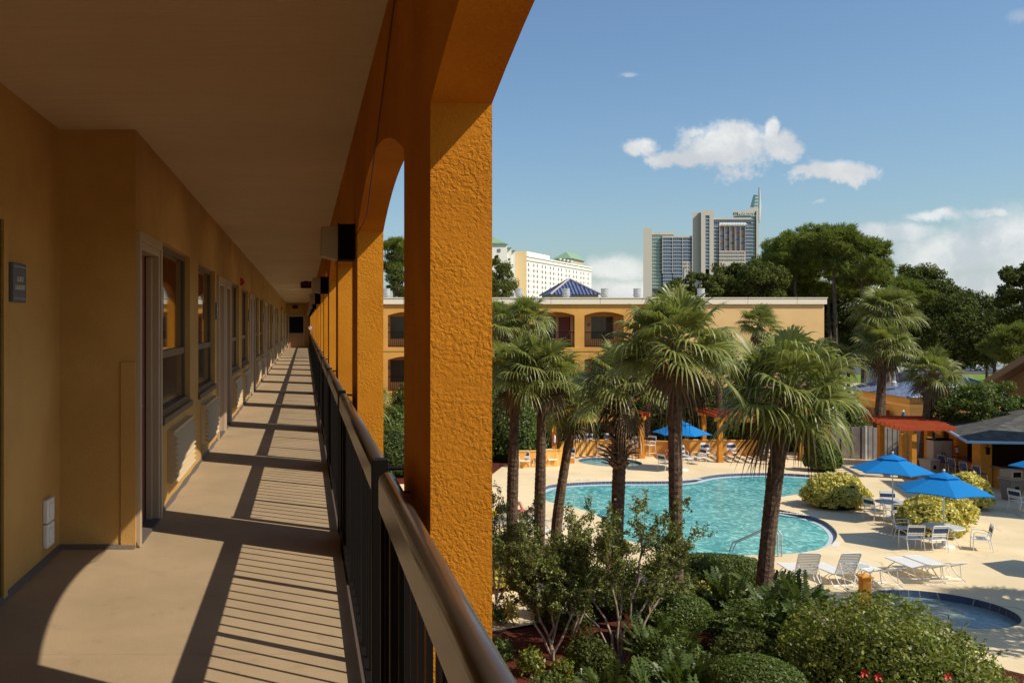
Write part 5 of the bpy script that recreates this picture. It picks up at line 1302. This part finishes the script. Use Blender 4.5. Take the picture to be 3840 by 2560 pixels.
# pines
for i, (px, py, rx, rz_, Y, l) in enumerate([(2985, 965, 115, 105, 84, 'broad pine with rounded crown, left of the dark pine trunks'), (3052, 930, 125, 95, 86, 'tallest pine with its crown top above the others'), (3130, 925, 100, 90, 80, 'pine with the long bare trunk right of the peach wall'),
                                             (3235, 995, 115, 112, 79, 'pine with dome crown at the right of the pine group'), (2935, 1020, 100, 75, 88, 'lower pine at the left end of the pine group'), (3390, 1105, 95, 62, 82, 'low pine crown right of the pine group'), (3110, 1070, 150, 75, 87, 'low pine filling the middle of the pine group'), (3010, 1090, 110, 65, 90, 'low pine in the shade under the broad pine')]):
    pine(l, X_(px, Y), Y, Z_(py, Y), (rx*Y/F, rx*Y/F, rz_*Y/F), 52, i, 22)
Y = 75; pine('pine seen through the gap between the two nearest orange piers', X_(1482, Y), Y, Z_(960, Y), (62*Y/F, 62*Y/F, 75*Y/F), 26, 20)
pine('dark shaded pine crown above the sloping brown roof', X_(3800, 62), 62, Z_(1290, 62), (110*62/F, 110*62/F, 75*62/F), 30, 21, z0=0)
# oaks
oaks = [(2560, 1130, 110, 62, 82, 'olive oak crown left of the tall palm top, before the glass hotel'), (2700, 1120, 120, 80, 84, 'olive oak crown filling the gap under the glass hotel'), (2820, 1140, 110, 70, 85, 'olive oak crown under the pines at the parapet'), (2620, 1085, 130, 66, 78, 'low oak crown in front of the glass hotel, left'), (2745, 1060, 110, 74, 80, 'oak crown in front of the glass hotel, middle'), (2850, 1060, 95, 85, 76, 'oak crown in front of the glass hotel, right, next to the pines'), (2470, 1150, 70, 30, 74, 'small oak just showing over the parapet left of the tall palm'),
        (3440, 1065, 105, 78, 92, 'open crowned oak against the white clouds'), (3520, 1130, 120, 75, 88, 'dark oak between the open crowned oak and the right edge'), (3420, 1230, 150, 100, 84, 'dark oak mass behind the tall palm pair'), (3600, 1230, 150, 110, 80, 'large dark oak standing before the street'),
        (3845, 1120, 95, 130, 72, 'dark oak at the right edge of the picture'), (3300, 1270, 170, 95, 86, 'dark bushy oak low behind the tall palm pair and peach wall'), (3120, 1260, 130, 90, 92, 'dark bushy oak just right of the peach wall'), (3540, 1330, 170, 70, 84, 'low dark oak hanging down toward the lawn'), (3700, 1180, 120, 80, 95, 'dark oak in front of the white rooftop'), (3180, 1170, 150, 100, 90, 'dark oak beneath the pine trunks'), (2990, 1150, 120, 60, 92, 'dark oak behind the lower pines'), (3730, 1280, 90, 75, 76, 'dark low branched oak above the parked cars')]
for i, (px, py, rx, rz_, Y, l) in enumerate(oaks):
    dark = i >= 8
    tree('oak_tree', l, 'oak tree', X_(px, Y), Y, Z_(py, Y), (rx*Y/F*(1.15 if dark else 1), rx*Y/F, rz_*Y/F*(1.12 if dark else 1)), dark_l if dark else oak_l, ncl=60, per=190, L=.26, Wd=.15, seed=i, frac=.34, group='oaks beyond the motel')
tree('oak_tree', 'bushy oak beside the near orange pier in front of the cream hotel', 'oak tree', X_(1862, 72), 72, Z_(1060, 72), (1.5, 1.6, 2.0), oak_l, ncl=46, per=190, L=.17, Wd=.09, seed=31, lobes=[(-.3, 0, 2.0, .45, 3), (.9, 0, -.4, .7, 8)])
tree('oak_tree', 'dark oak seen low between the two nearest orange piers', 'oak tree', X_(1500, 70), 70, Z_(1065, 70), (1.2, 1.2, 1.1), dark_l, ncl=30, per=150, L=.2, Wd=.1, seed=32)
tree('shade_tree', 'round glossy tree between the pavilion and the grey bar roof', 'tree', X_(3668, 49.5), 49.5, Z_(1518, 49.5), (2.7, 2.3, 1.42), shrub_l, ncl=95, per=240, L=.15, Wd=.08, seed=33, frac=.33, z0=0)
tree('shade_tree', 'broad tree outside the right edge shading the wading pool', 'tree', 23.0, 21.4, 7.0, (3.3, 3.0, 1.9), oak_l, ncl=60, per=170, L=.2, Wd=.11, seed=34, frac=.3, z0=0)
tree('bare_shrub', 'thin nearly bare shrub by the pale path beyond the trees', 'shrub', X_(3680, 95), 95, .9, (1.6, 1.0, 1.2), dark_l, ncl=8, per=12, L=.12, Wd=.07, seed=35, trunk=.05)
# far treeline
rng = np.random.default_rng(77); cs = []; rs = []
for k in range(420):
    px = rng.uniform(1300, 4300); Y = rng.uniform(230, 420); cs.append((X_(px, Y), Y, rng.uniform(2.0, 9.5))); rs.append(rng.uniform(2.5, 4.5))
o = npmesh('distant_trees', crown_leaves(np.array(cs), np.array(rs), 60, 1.6, 1.0), 4, oak_l); tag(o, 'far off belt of trees along the horizon', 'trees', kind='stuff')

def shell(c, rad, n, L, Wd, lump=.12, flat_top=0., low=-.35, spread=.75, ln=5, depth=.16):
    """leaf shell of a shrub with lumps"""
    d_ = rand_dirs(int(n*1.5)); d_ = d_[d_[:, 2] > low][:n]; n = len(d_)
    ph = rng.uniform(0, 6.28, (3,)); lu = 0
    for a, f in ((1., ln), (.55, ln*2.1), (.35, ln*4.3)): lu = lu+a*np.sin(d_[:, 0]*f+ph[0])*np.sin(d_[:, 1]*f+ph[1])*np.sin(d_[:, 2]*f+ph[2]+a)
    k = (1+lump*lu)[:, None]*(1-depth*rng.random((n, 1))**1.5)
    P = np.array(c)+d_*k*np.array(rad)
    return leaves(P, d_, L, Wd, spread)
def shrub(name, label, cat, x, y, rad, m, n, L, Wd, z=None, core=.80, lump=.10, group=None, seed=0, stems=0, low=-.35, ln=5, cat_stem=None, depth=.2):
    global rng; rng = np.random.default_rng(1300+seed)
    t = thing(name, label, cat, (x, y, 0), group=group); zc = rad[2]*.5 if z is None else z
    npmesh('foliage', shell((0, 0, zc), rad, n, L, Wd, lump, low=low, ln=ln, depth=depth), 4, m, t)
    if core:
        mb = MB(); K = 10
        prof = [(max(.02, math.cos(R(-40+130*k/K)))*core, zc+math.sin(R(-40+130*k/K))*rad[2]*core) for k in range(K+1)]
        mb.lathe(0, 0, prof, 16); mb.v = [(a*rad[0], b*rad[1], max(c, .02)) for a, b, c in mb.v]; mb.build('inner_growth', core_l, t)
    mb = MB()
    for k in range(max(stems, 5)):
        a = rng.uniform(0, 6.28); e = rand_dirs(1)[0]; e[2] = abs(e[2])*.8+.2; q = np.array([0, 0, zc])+e*np.array(rad)*.9
        mb.tube([(.12*math.cos(a), .12*math.sin(a), 0), tuple(q*.45+np.array([0, 0, .1])), tuple(q)], [.022, .014, .006], 5)
    mb.build('stems', twig_m, t)
    return t
# yellow variegated shrubs by the pool
GYS = 'yellow variegated shrubs on the deck'
shrub('yellow_shrub', 'round yellow green shrub at the pool peninsula left of the umbrellas', 'shrub', 22.75, 39.3, (1.28, 1.15, .95), croton_l, 4600, .19, .085, z=.5, seed=1, group=GYS, lump=.15)
shrub('yellow_shrub', 'yellow shrub directly behind the nearest umbrella table', 'shrub', 23.35, 34.3, (1.1, 1.0, .88), croton_l, 4000, .19, .085, z=.42, seed=2, group=GYS, lump=.17)
shrub('yellow_shrub', 'yellow shrub in the middle of the three behind the nearest umbrella', 'shrub', 24.9, 35.9, (1.2, 1.0, .9), croton_l, 4000, .19, .085, z=.45, seed=3, group=GYS, lump=.17)
shrub('yellow_shrub', 'farthest yellow shrub, against the dark bar behind the umbrella', 'shrub', 28.2, 39.2, (1.0, .95, .95), croton_l, 3800, .19, .085, z=.55, seed=4, group=GYS, lump=.12)
# hibiscus in the foreground
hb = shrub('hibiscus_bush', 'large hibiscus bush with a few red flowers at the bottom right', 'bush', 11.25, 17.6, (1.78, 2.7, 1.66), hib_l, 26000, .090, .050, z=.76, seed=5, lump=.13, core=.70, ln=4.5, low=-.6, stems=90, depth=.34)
rng = np.random.default_rng(51); SP = []; SN = []; tw = MB()
for k in range(150):
    e = rand_dirs(1)[0]; e[2] = abs(e[2]); q = np.array([0, 0, .76])+e*np.array([1.78, 2.7, 1.66])*.93; d_ = unit(e+rng.normal(0, .45, 3)+np.array([0, 0, .3])); l = rng.uniform(.12, .42)
    tw.tube([tuple(q-d_*.2), tuple(q+d_*l)], [.006, .003], 4, cap=False)
    for j in range(14): SP.append(q+d_*l*rng.uniform(0, 1.05)+rng.normal(0, .035, 3)); SN.append(rng.normal(0, 1, 3))
npmesh('sprig_leaves', leaves(np.array(SP), np.array(SN), .085, .045, .5), 4, hib_l, hb); tag(tw.build('sprig_twigs', twig_m, hb), kind='stuff')
mb = MB(); rng = np.random.default_rng(5)
for px, py in ((3180, 2478), (3272, 2512), (3540, 2535), (3010, 2556)):
    Y = 15.6; x, z = X_(px, Y), Z_(py, Y)
    # push outwards onto the leaf surface
    q = Vector((x-11.25, Y-17.6, z-.76)); q = Vector((q.x/1.78, q.y/2.7, q.z/1.66)); q = q/q.length*1.06; p = Vector((q.x*1.78, q.y*2.7, q.z*1.66+.76))
    for k in range(5):
        a = k*1.257; e = Vector((math.cos(a), -.4, math.sin(a)))*.06; f = Vector((math.cos(a+.9), -.3, math.sin(a+.9)))*.055
        mb.quad(p, p+e, p+(e+f)*.8+Vector((0, -.02, 0)), p+f)
mb.build('red_flowers', flow_m, hb)
shrub('clipped_shrub', 'round clipped shrub with shiny green leaves, bottom right of centre', 'bush', 8.55, 17.3, (.92, .95, .62), shrub_l, 13000, .075, .034, z=.95, seed=6, lump=.03, ln=3, low=-.7, depth=.10)
shrub('clipped_shrub', 'loose round shrub with pale glossy leaves behind the branching myrtle', 'bush', 8.75, 22.0, (.95, .9, .55), shrub_l, 8500, .08, .035, z=.95, seed=7, lump=.07, ln=4, low=-.7)
shrub('clipped_hedge', 'low flat topped hedge beside the tallest palm trunk', 'hedge', 11.7, 26.6, (1.9, .75, .55), shrub_l, 13000, .08, .035, z=.65, seed=8, lump=.04, ln=3, low=-.7)
shrub('clipped_hedge', 'dark low hedge at the bottom centre behind the myrtles', 'hedge', 7.6, 24.4, (1.35, .7, .5), dark_l, 8500, .09, .04, z=.6, seed=9, lump=.05, low=-.7)
GV = 'small variegated shrubs in the mulch'
for i, (px, py, r_, h, l) in enumerate(((1912, 2330, .24, .45, 'small variegated shrub on the edge of the pale path'), (1868, 2330, .22, .3, 'small leafy shrub touching the near pier at the path'), (1990, 2530, .30, .42, 'variegated shrub at the very bottom left of the mulch'), (2110, 2555, .28, .36, 'variegated shrub at the bottom beside the pale stake'),
                                        (1880, 2200, .42, .4, 'yellow green shrub clump in the upper mulch bed by the pier'), (1960, 2195, .42, .35, 'yellow green shrub clump in the middle of the upper mulch bed'), (2020, 2290, .3, .3, 'small green shrub at the path behind the left myrtle'), (2150, 2165, .4, .42, 'bright yellow leaved shrub beyond the upper mulch bed'), (2630, 2290, .5, .5, 'variegated shrub beneath the hedge by the tallest palm'), (1870, 2470, .35, .35, 'dark leaved shrub at the foot of the near pier'))):
    x, y = G(px, py+10); shrub('variegated_shrub', l, 'shrub', x, y, (r_, r_, h), hib_l if i in (2, 3) else croton_l if i not in (1, 6, 9) else shrub_l, int(900*r_/.4), .115, .05, z=h*.62, seed=20+i, group=GV, lump=.3, core=.0, depth=.85, ln=6)
GL_ = 'dark loose low shrubs in the foreground bed'
for i, (x, y, rx, rz_, l) in enumerate(((5.0, 18.6, .5, .45, 'dark loose plant in the mulch left of the pale stake'), (6.3, 20.3, .55, .6, 'dark loose plant between the two crape myrtle trunks'), (8.0, 20.0, .7, .7, 'dark loose plant right of the pale myrtle stems'), (9.6, 19.9, .8, .75, 'dark loose plant in the shade behind the clipped shrub'), (10.4, 21.6, .8, .8, 'dark loose plant below the leaning palm'),
                                       (6.6, 23.4, .7, .6, 'dark loose plant behind the left myrtle by the path'), (9.9, 16.2, .6, .6, 'dark loose plant between clipped shrub and hibiscus'), (7.1, 17.4, .5, .5, 'dark loose plant left of the clipped shrub'))):
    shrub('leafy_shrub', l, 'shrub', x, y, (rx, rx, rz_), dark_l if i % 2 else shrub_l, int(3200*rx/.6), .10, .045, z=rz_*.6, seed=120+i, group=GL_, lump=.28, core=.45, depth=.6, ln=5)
# hedge masses around the far side of the courtyard
GH = 'tall shrubs along the far side of the courtyard'
far_sh = [(1905, 1650, 1.9, 1.9, 52.5, shrub_l, 'bright green tall shrub right beside the near orange pier'), (1985, 1640, 1.9, 2.4, 54.5, shrub_l, 'tall green shrub behind the low orange wall at left'), (2070, 1600, 1.8, 2.5, 56.5, dark_l, 'dark tall shrub behind the extinguisher post'), (2200, 1600, 2.2, 2.1, 58, dark_l, 'dark shrub behind the high chairs at the spa'),
          (2330, 1560, 2.2, 2.3, 58.5, dark_l, 'dark shrub behind the shaggy palm'), (2480, 1570, 2.2, 2.0, 58.5, oak_l, 'olive shrub behind the far blue umbrella'), (2640, 1560, 2.2, 2.2, 58.5, dark_l, 'dark shrub left of the far pergola'), (2800, 1570, 2.2, 2.0, 59, oak_l, 'olive shrub seen through the far pergola'), (2960, 1570, 2.2, 2.1, 58, dark_l, 'dark shrub right of the far pergola'),
          (3120, 1570, 2.0, 1.9, 58, shrub_l, 'green shrub between the two pergolas'), (1840, 1600, 2.2, 2.6, 56, shrub_l, 'tall shrub hidden behind the near orange pier'), (1480, 1690, 1.6, 1.6, 50, shrub_l, 'green shrub seen low between the two nearest orange piers'), (1530, 1640, 1.6, 2.1, 54, shrub_l, 'taller shrub behind the nearest dark pier side'),
          (3085, 1650, .9, .8, 49, shrub_l, 'small bright shrub behind the leaning palm crown')]
for i, (px, py, rx, h, Y, m, l) in enumerate(far_sh):
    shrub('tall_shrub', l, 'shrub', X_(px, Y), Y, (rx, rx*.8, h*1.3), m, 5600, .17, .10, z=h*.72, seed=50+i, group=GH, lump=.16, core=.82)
# low planting right beside our wing
for i, (x, y, rx, h, l) in enumerate(((2.2, 30.5, 1.1, 1.2, 'dark shrub at the foot of the motel wing, nearest'), (2.6, 36.5, 1.2, 1.4, 'dark shrub at the foot of the motel wing, middle'), (4.6, 47.5, 1.6, 1.8, 'leafy shrub low in the gap between the nearest piers'))):
    shrub('tall_shrub', l, 'shrub', x, y, (rx, rx, h), shrub_l, 3800, .12, .06, z=h*.5, seed=80+i, group=GH, lump=.15)
# crape myrtles
def myrtle(label, x, y, stems, seed, L=.07, dens=125):
    global rng; rng = np.random.default_rng(2000+seed)
    t = thing('crape_myrtle', label, 'shrub tree', (x, y, 0), group='multi stemmed crape myrtles'); mb = MB(); LP = []; LN = []
    for dx, dy, h in stems:
        p = [np.array([rng.uniform(-.06, .06), rng.uniform(-.06, .06), 0])]; K = 7
        for k in range(1, K+1):
            s = k/K; p.append(np.array([dx*s**1.15, dy*s**1.15, h*s*.62])+np.array([rng.uniform(-.07, .07), rng.uniform(-.07, .07), 0]))
        mb.tube([tuple(q) for q in p], [.032*(1-.5*k/K) for k in range(K+1)], 7)
        tip = p[-1]
        for b in range(12):
            st = p[int(rng.integers(4, K+1))]; dr = unit(np.array([dx*.45, dy*.45, 1.25])+rng.normal(0, .45, 3)); dr[2] = abs(dr[2])*.8+.15; ln_ = rng.uniform(.45, 1.0)*h*.38
            c = [st+dr*ln_*s+np.array([0, 0, -.16*ln_*s*s])+rng.normal(0, .015, 3) for s in np.linspace(0, 1, 6)]
            mb.tube([tuple(q) for q in c], [.011, .009, .007, .005, .004, .002], 5)
            for tw in range(7):
                s0 = c[int(rng.integers(1, 6))]; d2 = unit(dr+rng.normal(0, .7, 3)); l2 = rng.uniform(.15, .38)
                c2 = [s0+d2*l2*s+np.array([0, 0, -.08*s*s]) for s in np.linspace(0, 1, 4)]; mb.tube([tuple(q) for q in c2], [.004, .003, .002, .001], 4, cap=False)
                for q in range(int(dens*.30)):
                    s = rng.random(); LP.append(s0+d2*l2*s+rng.normal(0, .035, 3)); LN.append(rng.normal(0, 1, 3)+np.array([0, 0, .6]))
    mb.build('stems', bark3, t)
    npmesh('leaves', leaves(np.array(LP), np.array(LN), L, L*.55, .5), 4, myrtle_l, t); return t
x, y = X_(2330, 20.9), 20.9
myrtle('pale stemmed crape myrtle fanning out in the centre foreground', x, y, [(-1.5, .2, 3.5), (-.9, .6, 4.0), (-.35, -.2, 4.3), (.1, .4, 3.8), (.45, -.1, 4.5), (1.1, .2, 4.2), (1.45, .5, 3.4)], 1)
myrtle('slender crape myrtle with upright stems next to the near orange pier', X_(2068, 21.3), 21.3, [(-.95, .2, 3.3), (-.5, .3, 3.5), (-.1, -.2, 3.2), (.35, .2, 3.5), (.8, .1, 3.1)], 2)
myrtle('small crape myrtle behind the first, reaching over the mulch', X_(2150, 22.6), 22.6, [(-.3, .1, 3.0), (.2, .3, 3.4), (.7, 0, 2.9)], 3, dens=110)
myrtle('crape myrtle branches reaching out beside the near pier toward the loungers', X_(1850, 24.5), 24.5, [(-.5, .2, 3.4), (.1, .3, 3.9), (.55, .1, 3.7), (.9, .3, 3.3)], 4, dens=100)
# cycads / pinnate palms
def cycad(name, label, cat, x, y, n=26, L=1.15, lw=.13, ll=.15, npair=15, el=(15, 80), z=.1, m=None, seed=0, group=None, curl=.5, heads=1, spread=.5):
    global rng; rng = np.random.default_rng(3000+seed)
    t = thing(name, label, cat, (x, y, 0), group=group); V = []; mb = MB()
    for h in range(heads):
        cx, cy = (rng.uniform(-spread, spread), rng.uniform(-spread, spread)) if heads > 1 else (0, 0)
        for i in range(n):
            az = i*2.4+rng.uniform(-.2, .2); e = R(rng.uniform(*el)); l = L*rng.uniform(.8, 1.15); p = np.array([cx, cy, z]); d_ = np.array([math.cos(az)*math.cos(e), math.sin(az)*math.cos(e), math.sin(e)])
            pts = []; K = npair+4; sd = np.array([-math.sin(az), math.cos(az), 0.])
            for k in range(K+1):
                pts.append(p.copy()); p = p+d_*l/K; d_ = unit(d_+np.array([0, 0, -1])*curl/K*1.3)
            mb.tube([tuple(q) for q in pts[::3]], .008, 4, cap=False)
            for k in range(3, K+1):
                f = pts[k]-pts[k-1]; f = f/np.linalg.norm(f); upv = np.cross(sd, f); s = (k-3)/(K-3); le = ll*(.6+1.3*s*(1-s)*1.6)
                for sg in (-1, 1):
                    dd = unit(sd*sg*.85+f*.55+upv*.25+rng.normal(0, .07, 3)); q = pts[k]; wv_ = f*lw*.28
                    V.append([q, q+dd*le*.55+wv_, q+dd*le, q+dd*le*.5-wv_])
    npmesh('fronds', np.array(V), 4, m or zamia_l, t); mb.build('frond_stalks', zamia_l, t); return t
GZ = 'cardboard palms in the foreground bed'
for i, (px, py, Y, hd, l) in enumerate(((2990, 2200, 22.8, 3, 'tall cardboard palm clump left of the orange post'), (2870, 2260, 22.0, 3, 'dark cardboard palm clump in front of the leaning palm trunk'), (3060, 2320, 20.8, 3, 'dark cardboard palm between the round shrub and the hibiscus'), (2780, 2200, 23.6, 2, 'cardboard palm below the flat hedge'),
                                        (2560, 2480, 17.8, 3, 'cardboard palm with broad leaflets at the bottom centre'), (2380, 2530, 17.6, 2, 'cardboard palm at the bottom below the pale myrtle stems'), (2720, 2540, 16.6, 3, 'cardboard palm at the bottom beside the clipped shrub'), (2480, 2400, 20.2, 2, 'cardboard palm in shade right of the pale myrtle stems'), (2940, 2540, 16.0, 2, 'cardboard palm squeezed between clipped shrub and hibiscus'))):
    z = max(.15, Z_(py, Y)-.75) if i < 4 else .15
    cycad('cardboard_palm', l, 'cycad', X_(px, Y), Y, n=20, L=1.15, z=min(z, .7), seed=i, group=GZ, heads=hd, spread=.45, ll=.2, lw=.16)
x, y = G(2585, 2330); cycad('sago_palm', 'sago palm with long arching fronds beside the tallest palm trunk', 'cycad', x, y, n=24, L=1.3, ll=.16, lw=.05, npair=30, el=(20, 75), z=.4, seed=30, curl=.9)
x, y = G(2240, 2300); cycad('sago_palm', 'dark sago palm between the two crape myrtles', 'cycad', x, y, n=22, L=1.1, ll=.15, lw=.05, npair=28, el=(10, 70), z=.3, seed=31, curl=.9, m=dark_l)
# strap leaved plants by the pier
rng = np.random.default_rng(41)
for j, (px, py, l) in enumerate(((1870, 2150, 'broad strap leaved plant beside the near pier, left'), (1925, 2120, 'broad strap leaved plant beside the first palm trunk'), (1880, 2060, 'broad strap leaved plant behind the branches at left'))):
    x, y = G(px, py+20); t = thing('strap_leaf_plant', l, 'plant', (x, y, 0), group='broad strap leaved plants'); P = []; Wd = []
    for k in range(26):
        az = rng.uniform(0, 6.28); o_ = np.array([math.cos(az), math.sin(az), 0]); L_ = rng.uniform(.7, 1.15); a = rng.uniform(.3, .9)
        P.append([o_*L_*a*s+np.array([0, 0, L_*(s-.45*a*s*s)]) for s in np.linspace(0, 1, 6)]); sd = np.array([-o_[1], o_[0], 0]); Wd.append([sd*w_ for w_ in (.02, .05, .07, .065, .04, .004)])
    strips('leaves', P, Wd, zamia_l, t); MB().cyl(0, 0, 0, .12, .05).build('base', bark2, t)
